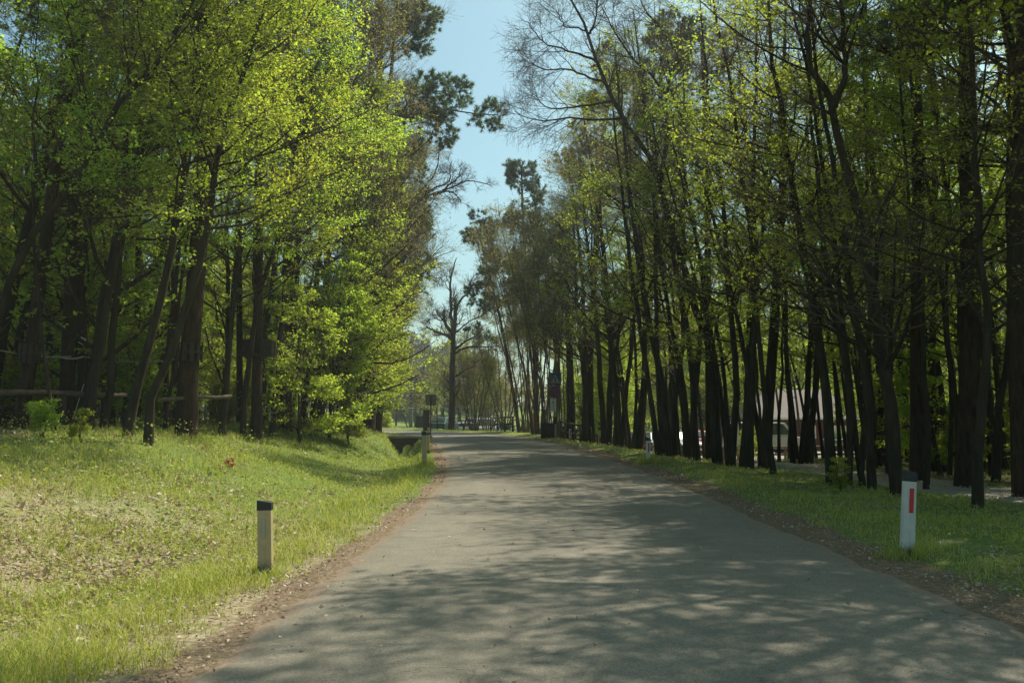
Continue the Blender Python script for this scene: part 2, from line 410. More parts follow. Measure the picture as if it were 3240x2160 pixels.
# ------------------------------------------------------------------ road and path
def road_mat():
    m, nt, b, N, L = nodes('worn_asphalt')
    v = coords(nt)
    nf = noise(nt, 90, 3, .8, v); nm = noise(nt, 4, 5, .6, v); nl = noise(nt, .6, 3, .6, v)
    vo = N('ShaderNodeTexVoronoi'); vo.inputs['Scale'].default_value = 75; L(v, vo.inputs['Vector'])
    c = ramp(nt, nf, [(.3, (.080, .071, .052)), (.5, (.160, .147, .114)), (.7, (.275, .252, .195))])
    c = mixc(nt, .35, c, ramp(nt, vo.outputs['Color'], [(.1, (.085, .075, .055)), (.9, (.26, .235, .172))]))
    c = mixc(nt, .5, c, ramp(nt, nm, [(.3, (.40, .40, .40)), (.7, (.62, .61, .59))]), 'OVERLAY')
    c = mixc(nt, .5, c, ramp(nt, nl, [(.3, (.42, .42, .42)), (.7, (.60, .59, .57))]), 'OVERLAY')
    at = N('ShaderNodeAttribute'); at.attribute_name = 'edge'
    vc = N('ShaderNodeTexVoronoi'); vc.feature = 'DISTANCE_TO_EDGE'; vc.inputs['Scale'].default_value = .55
    wv = N('ShaderNodeVectorMath'); wv.operation = 'ADD'; nv = N('ShaderNodeTexNoise'); nv.inputs['Scale'].default_value = 2.5; nv.inputs['Detail'].default_value = 6; L(v, nv.inputs['Vector'])
    sc_ = N('ShaderNodeVectorMath'); sc_.operation = 'SCALE'; sc_.inputs['Scale'].default_value = .7; L(nv.outputs['Color'], sc_.inputs[0]); L(v, wv.inputs[0]); L(sc_.outputs[0], wv.inputs[1]); L(wv.outputs[0], vc.inputs['Vector'])
    cr = ramp(nt, vc.outputs['Distance'], [(.0, (.35, .35, .35)), (.006, (1, 1, 1))])
    crm = ramp(nt, noise(nt, .35, 3, .6, v), [(.5, (0, 0, 0)), (.6, (1, 1, 1))])
    c = mixc(nt, crm, c, mixc(nt, 1.0, c, cr, 'MULTIPLY'))
    ap = N('ShaderNodeAttribute'); ap.attribute_name = 'lane'
    c = mixc(nt, .30, c, mixc(nt, 1.0, c, ramp(nt, ap.outputs['Fac'], [(.12, (1.1, 1.1, 1.1)), (.34, (.78, .78, .79)), (.45, (.80, .80, .81)), (.62, (1.15, 1.14, 1.12)), (.9, (.95, .93, .9))]), 'MULTIPLY'))
    pt = ramp(nt, noise(nt, .22, 2, .5, coords(nt, 'Object', (1, .35, 1))), [(.56, (1, 1, 1)), (.575, (.86, .86, .87))])
    c = mixc(nt, .8, c, mixc(nt, 1.0, c, pt, 'MULTIPLY'))
    e = N('ShaderNodeMath'); e.operation = 'MULTIPLY_ADD'; L(nm, e.inputs[0]); e.inputs[1].default_value = 1.1; e.inputs[2].default_value = -.55
    e2 = N('ShaderNodeMath'); e2.operation = 'ADD'; L(e.outputs[0], e2.inputs[0]); L(at.outputs['Fac'], e2.inputs[1])
    e3 = N('ShaderNodeMapRange'); e3.inputs[1].default_value = .42; e3.inputs[2].default_value = .7; L(e2.outputs[0], e3.inputs[0])
    dirt = ramp(nt, noise(nt, 30, 5, .7, v), [(.25, (.13, .10, .07)), (.5, (.19, .14, .095)), (.75, (.36, .28, .2))])
    c = mixc(nt, e3.outputs[0], c, dirt)
    L(c, b.inputs['Base Color']); b.inputs['Roughness'].default_value = .8; b.inputs['Specular IOR Level'].default_value = .28
    bump(nt, nf, .55, .008, b)
    return m
def strip(name, line, hw, cross, mat, lift, ragged, attr=None, tfun=None):
    t = np.gradient(line, axis=0); t /= np.linalg.norm(t, axis=1)[:, None]
    nrm = np.stack([t[:, 1], -t[:, 0]], -1)
    u = np.linspace(-1, 1, cross)
    n = len(line)
    w = hw + ragged * (np.interp(np.arange(n), np.arange(0, n + 3, 3), rng.uniform(-1, 1, len(np.arange(0, n + 3, 3)))))
    w2 = hw + ragged * (np.interp(np.arange(n), np.arange(0, n + 2, 2), rng.uniform(-1, 1, len(np.arange(0, n + 2, 2)))))
    off = np.where(u[None, :] > 0, u[None, :] * w[:, None], u[None, :] * w2[:, None])
    XY = line[:, None, :] + nrm[:, None, :] * off[..., None]
    Z = tfun(XY[..., 0], XY[..., 1], u)
    V = np.concatenate([XY, (Z + lift)[..., None]], -1).reshape(-1, 3)
    idx = np.arange(n * cross).reshape(n, cross)
    F = np.stack([idx[:-1, :-1], idx[:-1, 1:], idx[1:, 1:], idx[1:, :-1]], -1).reshape(-1, 4)
    me = npmesh(name, V, [F], mat, True)
    if attr:
        a = me.attributes.new(attr, 'FLOAT', 'POINT')
        a.data.foreach_set('value', np.repeat(np.clip((np.abs(u)[None] * np.ones((n, 1)) - .86) / .14, 0, 1).reshape(-1), 1).astype(np.float32))
        a = me.attributes.new('lane', 'FLOAT', 'POINT'); a.data.foreach_set('value', np.abs(u[None] * np.ones((n, 1))).reshape(-1).astype(np.float32))
    return tag(link(name, me), kind='structure')
def zr_fun(X, Y, u):
    l, s = lateral(X, Y)
    return (zroad(s)).reshape(X.shape) + (.03 * (1 - u[None, :] ** 2)) - .0 - .03 * (np.abs(u)[None, :] > .99)
fine = np.stack([np.interp(np.linspace(0, len(CL) - 1, (len(CL) - 1) * 3 + 1), np.arange(len(CL)), CL[:, k]) for k in (0, 1)], -1)
strip('road', fine, HW, 33, road_mat(), -.012, .09, 'edge', zr_fun)
def path_mat():
    m, nt, b, N, L = nodes('path_gravel')
    v = coords(nt)
    nf = noise(nt, 60, 4, .75, v); nm = noise(nt, 2.4, 5, .65, v)
    c = mixc(nt, .8, ramp(nt, nf, [(.3, (.21, .19, .155)), (.7, (.44, .41, .35))]), ramp(nt, nm, [(.3, (.36, .36, .34)), (.7, (.62, .61, .58))]), 'OVERLAY')
    L(c, b.inputs['Base Color']); b.inputs['Roughness'].default_value = .95; bump(nt, nf, .6, .01, b)
    return m
strip('path', PATHL, 1.3, 9, path_mat(), 0.0, .22, None, lambda X, Y, u: terrain(X, Y, raw=True) - .012 * (np.abs(u)[None, :] > .95) - .01)

# ------------------------------------------------------------------ plant kit
UP = np.array([0, 0, 1.0])
def nz(v): return v / (np.linalg.norm(v, axis=-1, keepdims=True) + 1e-9)
def tubes(Pt, Rd, S):
    """Pt (N,K,3), Rd (N,K) -> verts, faces"""
    N, K, _ = Pt.shape
    T = nz(np.gradient(Pt, axis=1))
    mt = nz(Pt[:, -1] - Pt[:, 0])
    ref = np.where(np.abs(mt[:, 2:3]) > .7, np.array([[1.0, .13, 0]]), UP[None])
    n1 = nz(np.cross(T, ref[:, None, :])); n2 = np.cross(T, n1)
    a = np.arange(S) * 2 * math.pi / S
    V = Pt[:, :, None, :] + Rd[:, :, None, None] * (np.cos(a)[None, None, :, None] * n1[:, :, None, :] + np.sin(a)[None, None, :, None] * n2[:, :, None, :])
    idx = np.arange(N * K * S).reshape(N, K, S); j = np.roll(idx, -1, axis=2)
    F = np.stack([idx[:, :-1], j[:, :-1], j[:, 1:], idx[:, 1:]], -1).reshape(-1, 4)
    return V.reshape(-1, 3), F
def merge(parts):
    Vs, Fs, o = [], [], 0
    for V, F in parts:
        Vs.append(V); Fs.append(F + o); o += len(V)
    return np.concatenate(Vs), np.concatenate(Fs)
def resample(pts, K):
    pts = np.asarray(pts, float)
    if len(pts) > 2:
        pts3 = []
        for i in range(len(pts) - 1):
            p0, p1, p2, p3 = pts[max(i - 1, 0)], pts[i], pts[i + 1], pts[min(i + 2, len(pts) - 1)]
            for k in range(6):
                t = k / 6
                pts3.append(.5 * ((2 * p1) + (-p0 + p2) * t + (2 * p0 - 5 * p1 + 4 * p2 - p3) * t * t + (-p0 + 3 * p1 - 3 * p2 + p3) * t ** 3))
        pts3.append(pts[-1]); pts = np.array(pts3)
    d = np.concatenate([[0], np.cumsum(np.linalg.norm(np.diff(pts, axis=0), axis=1))])
    return np.stack([np.interp(np.linspace(0, d[-1], K), d, pts[:, k]) for k in range(3)], -1)
def kids(r, Pt, Rd, M_, tr, ang, ln, K, up=.15, wig=.12, flat=0., rr=.5, lenprof=(1, .35), minr=.002, bias=None, taper=.25):
    N, Kp, _ = Pt.shape
    t = np.sort(r.uniform(tr[0], tr[1], (N, M_)), axis=1)
    f = t * (Kp - 1); i = np.minimum(f.astype(int), Kp - 2); w = (f - i)[..., None]
    ar = np.arange(N)[:, None]
    pos = Pt[ar, i] * (1 - w) + Pt[ar, i + 1] * w
    tan = nz(Pt[ar, i + 1] - Pt[ar, i])
    rad = Rd[ar, i] * (1 - w[..., 0]) + Rd[ar, i + 1] * w[..., 0]
    pl = np.linalg.norm(np.diff(Pt, axis=1), axis=2).sum(1)
    side = np.where((np.arange(M_) % 2)[None] == 0, 1., -1.)
    hp = nz(np.cross(tan, UP[None, None]) + 1e-6) * side[..., None]
    rp = nz(np.cross(tan, r.normal(size=tan.shape)))
    perp = nz(hp * flat + rp * (1 - flat))
    A = R(1) * r.uniform(ang[0], ang[1], (N, M_))[..., None]
    d = np.cos(A) * tan + np.sin(A) * perp
    if bias is not None: d = nz(d + np.asarray(bias)[None, None] * r.uniform(.3, 1, (N, M_))[..., None])
    tt = (t - tr[0]) / (tr[1] - tr[0] + 1e-9)
    Ln = (ln if np.ndim(ln) else np.full(N, float(ln)))[:, None] * (lenprof[0] * (1 - tt) + lenprof[1] * tt) * r.uniform(.65, 1.2, (N, M_))
    step = (Ln / (K - 1))[..., None]
    out = np.empty((N, M_, K, 3)); out[:, :, 0] = pos
    for k in range(1, K):
        out[:, :, k] = out[:, :, k - 1] + d * step
        d = nz(d + UP * up + r.normal(size=d.shape) * wig)
    r0 = np.minimum(rad * rr, rad * .9)
    r0 = np.maximum(r0, minr)
    rd = r0[..., None] * np.linspace(1, taper, K)[None, None]
    rd = np.maximum(rd, minr * .6)
    return out.reshape(-1, K, 3), rd.reshape(-1, K)
def leaves(r, pos, axis_, size, flat=.6, width=.62):
    """pos (n,3), axis_ (n,3) direction of growth -> quads"""
    n = len(pos)
    d = nz(axis_ + r.normal(size=(n, 3)) * .8); d[:, 2] *= (1 - .4 * flat); d[:, 2] -= .15; d = nz(d)
    nn = nz(UP[None] * flat * 1.6 + r.normal(size=(n, 3)))
    sd_ = nz(np.cross(d, nn)); nn = np.cross(sd_, d)
    L = (size * np.clip(r.lognormal(-.08, .35, n), .4, 1.7))[:, None]; W = L * width * .5
    p0 = pos; p2 = pos + d * L
    mid = pos + d * L * .48 + nn * L * .10
    V = np.stack([p0, mid + sd_ * W, p2, mid - sd_ * W], 1).reshape(-1, 3)
    return V, np.arange(4 * n).reshape(n, 4)
def onlines(r, Pt, m, tmin=.15):
    N, K, _ = Pt.shape
    f = r.uniform(tmin, 1, (N, m)) * (K - 1); i = np.minimum(f.astype(int), K - 2); w = (f - i)[..., None]; ar = np.arange(N)[:, None]
    p = Pt[ar, i] * (1 - w) + Pt[ar, i + 1] * w
    return p.reshape(-1, 3), nz(Pt[ar, i + 1] - Pt[ar, i]).reshape(-1, 3)
def decid(seed, stems, cfg):
    """stems: list of (points, r0, r1). returns dict of meshes"""
    r = np.random.default_rng(seed)
    g = dict(n1=26, n2=6, n3=6, lv=7, size=.065, t1=(.28, .98), l1=3.4, l2=1.3, l3=.6, ang1=(45, 80), up1=.10, flat=.75, bark='bark_h', twig='twig', leaf='leaf',
             S0=9, minr=.0035, bias=None, prof=(1, .4), wig=.10, lsz=.6, drop=0.0, K0=14)
    g.update(cfg)
    st = np.stack([resample(p, g['K0']) for p, a, b in stems])
    wob = r.normal(size=st.shape) * .025; wob[:, 0] = 0; st = st + wob * np.array([1, 1, .2])
    tt = np.linspace(0, 1, g['K0'])
    rd = np.stack([b + (a - b) * (1 - tt) ** .8 + a * .22 * np.exp(-tt * 30) for p, a, b in stems])
    t0 = tubes(st, rd, g['S0'])
    b1, r1 = kids(r, st, rd, g['n1'], g['t1'], g['ang1'], g['l1'], 7, g['up1'], g['wig'], .15, .45, g['prof'], g['minr'] * 2, g['bias'])
    trunk = [t0, tubes(b1, r1, 5)]
    len1 = np.linalg.norm(np.diff(b1, axis=1), axis=2).sum(1)
    b2, r2 = kids(r, b1, r1, g['n2'], (.22, .97), (30, 62), g['l2'] * (.35 + .65 * len1 / len1.max()), 5, .03 - g['drop'], g.get('wg', .12), g['flat'], .6, (1, .5), g['minr'] * 1.3)
    b3, r3 = kids(r, b2, r2, g['n3'], (.15, 1), (25, 60), g['l3'], 4, .0 - g['drop'], g.get('wg', .12), g['flat'], .6, (1, .7), g['minr'])
    tw = merge([tubes(b2, r2, 3), tubes(b3, r3, 3)])
    pos, ax = onlines(r, b3, -(-g['lv'] // 3), .1); pos = np.repeat(pos, 3, 0) + r.normal(0, .018 + g['size'] * .25, (len(pos) * 3, 3)); ax = np.repeat(ax, 3, 0)
    pos2, ax2 = onlines(r, b2, max(2, g['lv'] // 2), .3)
    pos = np.concatenate([pos, pos2]); ax = np.concatenate([ax, ax2])
    # light / dense patches: drop leaves by a coarse noise so that gaps show
    keep = (.6 * vnoise(pos[:, 0] * .9 + pos[:, 1] * .5, pos[:, 2] * 2.6 + pos[:, 1] * .3, 1.1, seed % 13) + .4 * vnoise(pos[:, 0], pos[:, 1] + pos[:, 2], 1.6, seed % 7) + r.uniform(-.18, .18, len(pos))) > g.get('gap', .33) + .10
    pos, ax = pos[keep], ax[keep]
    lv = leaves(r, pos, ax, g['size'], g['lsz'])
    tv, tf_ = merge(trunk)
    return [('trunk', npmesh('trunk', tv, [tf_], M[g['bark']], True)),
            ('twigs', npmesh('twigs', tw[0], [tw[1]], M[g['twig']], True)),
            ('crown', npmesh('crown', lv[0], [lv[1]], M[g['leaf']]))]
def needles(r, pos, ax, n, ln, w):
    N = len(pos); d = nz(ax[:, None, :] * .9 + r.normal(size=(N, n, 3)) * .75)
    p = pos[:, None, :] + d * .01
    sd_ = nz(np.cross(d, r.normal(size=(N, n, 3)))) * w
    L = (ln * r.uniform(.7, 1.2, (N, n)))[..., None]
    V = np.stack([p - sd_, p + sd_, p + d * L], 2).reshape(-1, 3)
    return V, np.arange(3 * N * n).reshape(-1, 3)
def pine(seed, stems, cfg):
    r = np.random.default_rng(seed)
    g = dict(n1=34, n2=6, n3=5, t1=(.55, .99), l1=2.6, l2=1.1, l3=.5, nn=13, nl=.17, nw=.012, S0=10, ang1=(55, 95), bias=None, K0=14, cl=2, extra=[], up1=.07, prof=(1, .3), dead=8)
    g.update(cfg)
    st = np.stack([resample(p, g['K0']) for p, a, b in stems])
    tt = np.linspace(0, 1, g['K0'])
    rd = np.stack([b + (a - b) * (1 - tt) ** .7 + a * .2 * np.exp(-tt * 30) for p, a, b in stems])
    b1, r1 = kids(r, st, rd, g['n1'], g['t1'], g['ang1'], g['l1'], 7, g['up1'], .10, 0.1, .38, g['prof'], .012, g['bias'])
    if g['extra']:
        e = np.stack([resample(p, 7) for p, _ in g['extra']]); er = np.stack([np.linspace(q, q * .25, 7) for _, q in g['extra']])
        b1 = np.concatenate([b1, e]); r1 = np.concatenate([r1, er])
    trunk = [tubes(st, rd, g['S0']), tubes(b1, r1, 5)]
    if g['dead']:
        db, dr = kids(r, st, rd, g['dead'], (.3, g['t1'][0]), (60, 95), 1.3, 4, -.03, .1, 0, .2, (1, 1), .01)
        trunk.append(tubes(db, dr, 4))
    len1 = np.linalg.norm(np.diff(b1, axis=1), axis=2).sum(1)
    b2, r2 = kids(r, b1, r1, g['n2'], (.3, .98), (30, 65), g['l2'] * (.4 + .6 * len1 / len1.max()), 5, .09, .14, .6, .55, (1, .5), .007)
    if g['extra']:
        x2, xr2 = kids(r, e, er, 26, (.25, .99), (35, 75), .95, 5, .08, .12, .3, .5, (1, .45), .008)
        b2 = np.concatenate([b2, x2]); r2 = np.concatenate([r2, xr2])
    b3, r3 = kids(r, b2, r2, g['n3'], (.25, 1), (25, 60), g['l3'], 3, .14, .12, .4, .6, (1, .7), .005)
    tw = merge([tubes(b2, r2, 3), tubes(b3, r3, 3)])
    pos, ax = onlines(r, b3, g['cl'], .5)
    pos = np.concatenate([pos, b3[:, -1], b2[:, -1]]); ax = np.concatenate([ax, nz(b3[:, -1] - b3[:, -2]), nz(b2[:, -1] - b2[:, -2])])
    lv = needles(r, pos, ax, g['nn'], g['nl'], g['nw'])
    tv, tf_ = merge(trunk)
    return [('trunk', npmesh('trunk', tv, [tf_], M['bark_p'], True)),
            ('twigs', npmesh('twigs', tw[0], [tw[1]], M['twig'], True)),
            ('crown', npmesh('crown', lv[0], [lv[1]], M['needle']))]
def plant(name, parts, loc, label, cat='tree', group=None, rz=0, sc=1.0, tilt=(0, 0)):
    e = empty(name, loc, rz, label, cat, group)
    e.rotation_euler = (tilt[0], tilt[1], rz); e.scale = (sc, sc, sc)
    for n, me in parts: link(n, me, e)
    return e
def trace(pts, d, dd=0):
    """photo-pixel trace of a trunk at distance d -> base location and points relative to it"""
    bx = P(pts[0][0], pts[0][1], d); base = np.array([bx[0], d, tz(bx[0], d) - .06])
    out = [np.zeros(3)]
    n = len(pts)
    for k, (x, y) in enumerate(pts[1:], 1):
        w = P(x, y, d + dd * k / (n - 1)); out.append(w - base)
    return base, np.array(out)
def extend(rel, H):
    """go on along the last direction up to height H"""
    if rel[-1][2] < H:
        d = rel[-1] - rel[-2]; d = d / np.linalg.norm(d); d = nz(d + UP * .5)
        rel = np.vstack([rel, rel[-1] + d * (H - rel[-1][2]) / max(d[2], .3)])
    return rel

# ------------------------------------------------------------------ edge trees, left of the road
def W(px, d): return px / FPX * d / 2 * (.84 if d < 24 else .72)          # trunk radius from its width in the photo
LB = (.55, -.35, 0)      # boughs reach for the light over the road
def dec_tree(seed, traces, d, w, label, H=13, name='hornbeam_tree', group=None, cat='tree', dd=0, **cfg):
    base, rel0 = trace(traces[0], d, dd)
    stems = []
    for k, t in enumerate(traces):
        b2, rel = trace(t, d, dd)
        off = b2 - base; rel = rel + off; rel[0][2] = min(rel[0][2], 0)
        if k > 0 and cfg.get('fork'): rel = rel
        rel = extend(rel, H * (1 if k == 0 else .93))
        ww = w if k == 0 else w * .75
        stems.append((rel, W(ww, d), W(ww, d) * .16))
    c = dict(cfg); c.pop('fork', None)
    return plant(name, decid(seed, stems, c), base, label, cat, group)
def pine_tree(seed, tr_, d, w, label, H=19, group=None, dd=0, **cfg):
    base, rel = trace(tr_, d, dd); rel = extend(rel, H)
    return plant('pine_tree', pine(seed, [(rel, W(w, d), W(w, d) * .3)], cfg), base, label, 'tree', group)

GL, GR = 'trees along the left edge of the wood', 'trees along the right edge of the wood'
near = dict(n1=30, n2=7, n3=7, lv=17, size=.058, l1=3.8, l2=1.7, l3=.75, bias=LB, gap=.34, t1=(.33, .98), flat=.85)
dec_tree(11, [[(280, 1368), (310, 1150), (345, 950), (380, 700), (400, 450), (430, 100)]], 19, 30, 'slim trunk just right of the twin pine trunks at far left', 13, group=GL, **near)
dec_tree(12, [[(325, 1372), (350, 1180), (365, 950), (400, 700), (470, 400), (600, 150)]], 19.5, 30, 'slim trunk in the left wood that leans right only near its top', 13, group=GL, **near)
dec_tree(13, [[(400, 1375), (440, 1180), (490, 1000), (530, 850), (560, 700), (600, 400), (620, 100)]], 18.5, 36, 'right-leaning trunk standing left of the S-curved one at the grass edge', 13, group=GL, **near)
dec_tree(14, [[(470, 1384), (490, 1250), (540, 1120), (590, 960), (640, 780), (680, 600), (720, 350), (800, 150)]], 18, 34, 'slender S-curved trunk in front of the thick pine on the left', 12.5, group=GL, **near)
dec_tree(15, [[(-60, 1400), (0, 960), (90, 760), (240, 560), (380, 330), (560, 100)]], 17, 34, 'strongly slanting trunk crossing the upper left corner', 12, group=GL, **near)
dec_tree(16, [[(700, 1330), (720, 1150), (745, 900), (770, 600), (800, 300)]], 24, 28, 'thin leafy trunk between the thick pine and the pine with the wooden box', 13, group=GL, **dict(near, t1=(.28, .98), n1=32, drop=.01))
dec_tree(17, [[(770, 1330), (790, 1150), (830, 900), (900, 700), (960, 450)]], 25, 26, 'thin leafy trunk leaning right just behind the pine with the wooden box', 13, group=GL, **dict(near, t1=(.28, .98), n1=32, drop=.01))
mid = dict(n1=38, n2=7, n3=6, lv=14, size=.078, l1=3.8, l2=1.8, l3=.8, bias=LB, gap=.31, t1=(.08, .98), minr=.005, drop=.02)
dec_tree(18, [[(1005, 1330), (1030, 1250), (1075, 1150), (1100, 1000), (1115, 750)], [(985, 1330), (1000, 1200), (1020, 1000), (1040, 700)]], 32, 34, 'bent double trunk leaning right at the far end of the left wood edge', 12, group=GL, **mid)
dec_tree(19, [[(960, 1326), (975, 1150), (1000, 900), (1020, 600)]], 34, 30, 'leafy tree right of the rightmost thick pine on the left', 14, group=GL, **mid)
dec_tree(20, [[(1085, 1330), (1090, 1200), (1120, 1050), (1150, 800)]], 38, 26, 'leafy tree drooping bright branches over the bank near the bend', 11, group=GL, **dict(mid, n1=44, t1=(.05, .98), drop=.03))
dec_tree(21, [[(1120, 1335), (1135, 1150), (1170, 1000), (1190, 850)]], 44, 24, 'yellow-green leafy tree nearest the bend on the left', 9.5, group=GL, **dict(mid, n1=44, leaf='leaf_y', t1=(.04, .98), l1=2.9))
dec_tree(22, [[(860, 1330), (880, 1150), (905, 800), (930, 500)]], 27, 24, 'thin leafy trunk between the two rightmost pines on the left', 13, group=GL, **dict(near, t1=(.28, .98), n1=32, drop=.01))
dec_tree(23, [[(520, 1390), (545, 1200), (560, 1000), (600, 700)]], 22, 16, 'very thin trunk behind the S-curved one', 10, group=GL, **near)
dec_tree(24, [[(175, 1385), (140, 1100), (110, 800), (110, 500)]], 17, 16, 'thin sapling trunk at the grass edge near the left frame edge', 9, group=GL, **near)
# budding, still brown trees behind them, higher
bud = dict(n1=38, n2=9, n3=11, lv=4, size=.055, l1=4.2, l2=1.9, l3=.9, gap=.2, t1=(.25, .99), minr=.006, leaf='bud', flat=.3, ang1=(30, 62), up1=.07, bark='bark_o', twig='twig_g')
dec_tree(31, [[(1010, 1330), (1030, 1000), (1050, 600), (1090, 250)]], 31, 40, 'tall brown budding tree above the green ones at upper left', 19, name='budding_oak_tree', group='budding trees, left', **dict(bud, bias=(.3, -.1, .1)))
dec_tree(32, [[(1130, 1330), (1150, 1000), (1190, 600), (1230, 250), (1260, 0)]], 37, 36, 'tall budding tree reaching bare twigs into the sky gap at upper left', 20, name='budding_oak_tree', group='budding trees, left', **dict(bud, bias=(.35, 0, .1), leaf='bud', lv=2))
dec_tree(33, [[(1160, 1335), (1185, 1100), (1215, 850), (1240, 650)]], 43, 34, 'brown budding tree halfway down the sky gap, left side', 13.5, name='budding_oak_tree', group='budding trees, left', **dict(bud, bias=(.35, 0, .05), l1=3.4))
dec_tree(34, [[(900, 1325), (930, 1000), (960, 500), (1000, 0)]], 30, 36, 'tall brown budding tree behind the two rightmost pines on the left', 20, name='budding_oak_tree', group='budding trees, left', **dict(bud, bias=(.2, -.2, .1)))
dec_tree(35, [[(1100, 1330), (1110, 1000), (1140, 600), (1170, 250), (1190, 0)]], 34, 34, 'brown budding tree filling the left side of the sky gap near the top', 20, name='budding_oak_tree', group='budding trees, left', **dict(bud, bias=(.4, -.1, .1), l1=4.6))
dec_tree(36, [[(1175, 1335), (1200, 1000), (1240, 700), (1275, 450)]], 40, 30, 'brown budding tree under the long pine bough', 15.5, name='budding_oak_tree', group='budding trees, left', **dict(bud, bias=(.35, 0, .05), l1=3.6))
dec_tree(37, [[(820, 1330), (850, 1000), (900, 500), (930, 0)]], 28, 30, 'brown budding crown high above the pine with the wooden box', 19, name='budding_oak_tree', group='budding trees, left', **dict(bud, bias=(.2, -.2, .1)))
# pines
pine_tree(41, [(60, 1345), (100, 1100), (143, 760), (180, 500), (215, 300), (230, 0)], 19, 50, 'thick dark pine trunk leaning right at the left frame edge, with plank collar', 17)
pine_tree(42, [(205, 1340), (222, 900), (230, 700), (240, 300), (240, 0)], 21, 46, 'left one of the twin pine trunks near the left frame edge', 19)
pine_tree(43, [(262, 1345), (262, 1100), (250, 900), (240, 720), (248, 300)], 22.5, 42, 'right one of the twin pine trunks near the left frame edge', 19)
pine_tree(44, [(590, 1352), (600, 1100), (620, 900), (640, 600), (660, 400), (670, 0)], 21, 74, 'thickest pine on the left, with plank collar, behind the S-curved trunk', 20)
pine_tree(45, [(812, 1338), (815, 1100), (818, 900), (820, 500), (830, 0)], 25.5, 46, 'pine with a wooden box around its trunk on the left', 19)
pine_tree(46, [(905, 1328), (905, 1200), (912, 900), (915, 300)], 29, 48, 'rightmost of the thick pine trunks on the left bank', 19)
pine_tree(47, [(555, 1340), (552, 1000), (550, 700), (552, 400)], 27, 30, 'pine trunk seen just left of the thickest pine', 18)
pine_tree(48, [(430, 1335), (435, 1000), (438, 700), (440, 400)], 29, 28, 'reddish pine trunk deep behind the leaning hornbeams on the left', 18)
pine_tree(49, [(760, 1330), (757, 1000), (760, 600)], 32, 28, 'pine trunk hidden behind the pine with the wooden box', 18)
def rel_at(px, py, d, tr_, dref):
    b, _ = trace(tr_, dref); return P(px, py, d) - b
tA = [(1165, 1335), (1175, 1000), (1190, 600), (1200, 300), (1205, 0), (1210, -150)]
dA = 38
ex = [([rel_at(1203, 400, dA, tA, dA), rel_at(1290, 330, dA - .5, tA, dA), rel_at(1400, 345, dA - 1, tA, dA), rel_at(1500, 360, dA - 1, tA, dA), rel_at(1575, 365, dA - 1, tA, dA)], .07),
      ([rel_at(1200, 250, dA, tA, dA), rel_at(1300, 280, dA + .5, tA, dA), rel_at(1400, 290, dA, tA, dA), rel_at(1470, 290, dA, tA, dA)], .05),
      ([rel_at(1200, 100, dA, tA, dA), rel_at(1260, 70, dA + .5, tA, dA), rel_at(1320, 50, dA, tA, dA), rel_at(1370, 70, dA, tA, dA)], .05),
      ([rel_at(1203, 480, dA, tA, dA), rel_at(1290, 400, dA + .5, tA, dA), rel_at(1370, 390, dA, tA, dA), rel_at(1420, 430, dA, tA, dA)], .04)]
pine_tree(51, tA, dA, 50, 'tall pine stretching one long needled bough across the sky gap', 20, extra=ex, t1=(.7, .99), n1=14, l1=3.0, bias=(.1, 0, 0), nn=18, n2=7, nl=.2, nw=.014)
pine_tree(52, [(1195, 1340), (1215, 1100), (1255, 850), (1270, 650), (1275, 480)], 43, 34, 'dark-crowned pine halfway down the sky gap on its left side', 13.6, n1=40, l1=2.5, t1=(.38, .99), nl=.2, nw=.016, dead=4)
pine_tree(53, [(1150, 1340), (1200, 1050), (1235, 750), (1260, 500)], 47, 34, 'pine crown showing behind the dead bare bough on the left', 15, n1=36, l1=2.8, t1=(.4, .99), nl=.2, nw=.016, dead=4)
# dead bough tree
tD = [(1140, 1335), (1160, 1100), (1185, 850), (1200, 700), (1230, 660), (1300, 640)]
base, rel = trace(tD, 41)
boughs = [(rel, W(34, 41), .05)]
for pts in ([(1300, 640), (1350, 620), (1425, 595), (1480, 572), (1530, 580), (1560, 590)], [(1340, 628), (1365, 600), (1420, 575), (1425, 535), (1430, 510)], [(1300, 640), (1355, 580), (1380, 540), (1390, 480)],
            [(1370, 620), (1410, 605), (1440, 615), (1460, 640)], [(1400, 603), (1450, 560), (1460, 530)]):
    boughs.append((np.array([P(x, y, 41) - base for x, y in pts]), .055, .014))
plant('dead_tree', decid(54, boughs, dict(n1=9, n2=6, n3=4, lv=1, size=.03, l1=1.1, l2=.6, l3=.3, t1=(.3, .98), gap=.95, minr=.006, flat=.2, leaf='bud', ang1=(30, 70), bark='bark_o', S0=7)), base,
      'dead bare bough forking into the sky gap from the left, no leaves', 'tree')

# ------------------------------------------------------------------ edge trees, right of the road
RB = (-.45, -.25, .05)
rn = dict(n1=26, n2=7, n3=6, lv=9, size=.062, l1=3.0, l2=1.5, l3=.7, bias=RB, gap=.42, t1=(.26, .98), minr=.004)
rm = dict(n1=28, n2=8, n3=7, lv=7, size=.072, l1=3.4, l2=1.6, l3=.8, bias=RB, gap=.56, t1=(.3, .98), minr=.004)
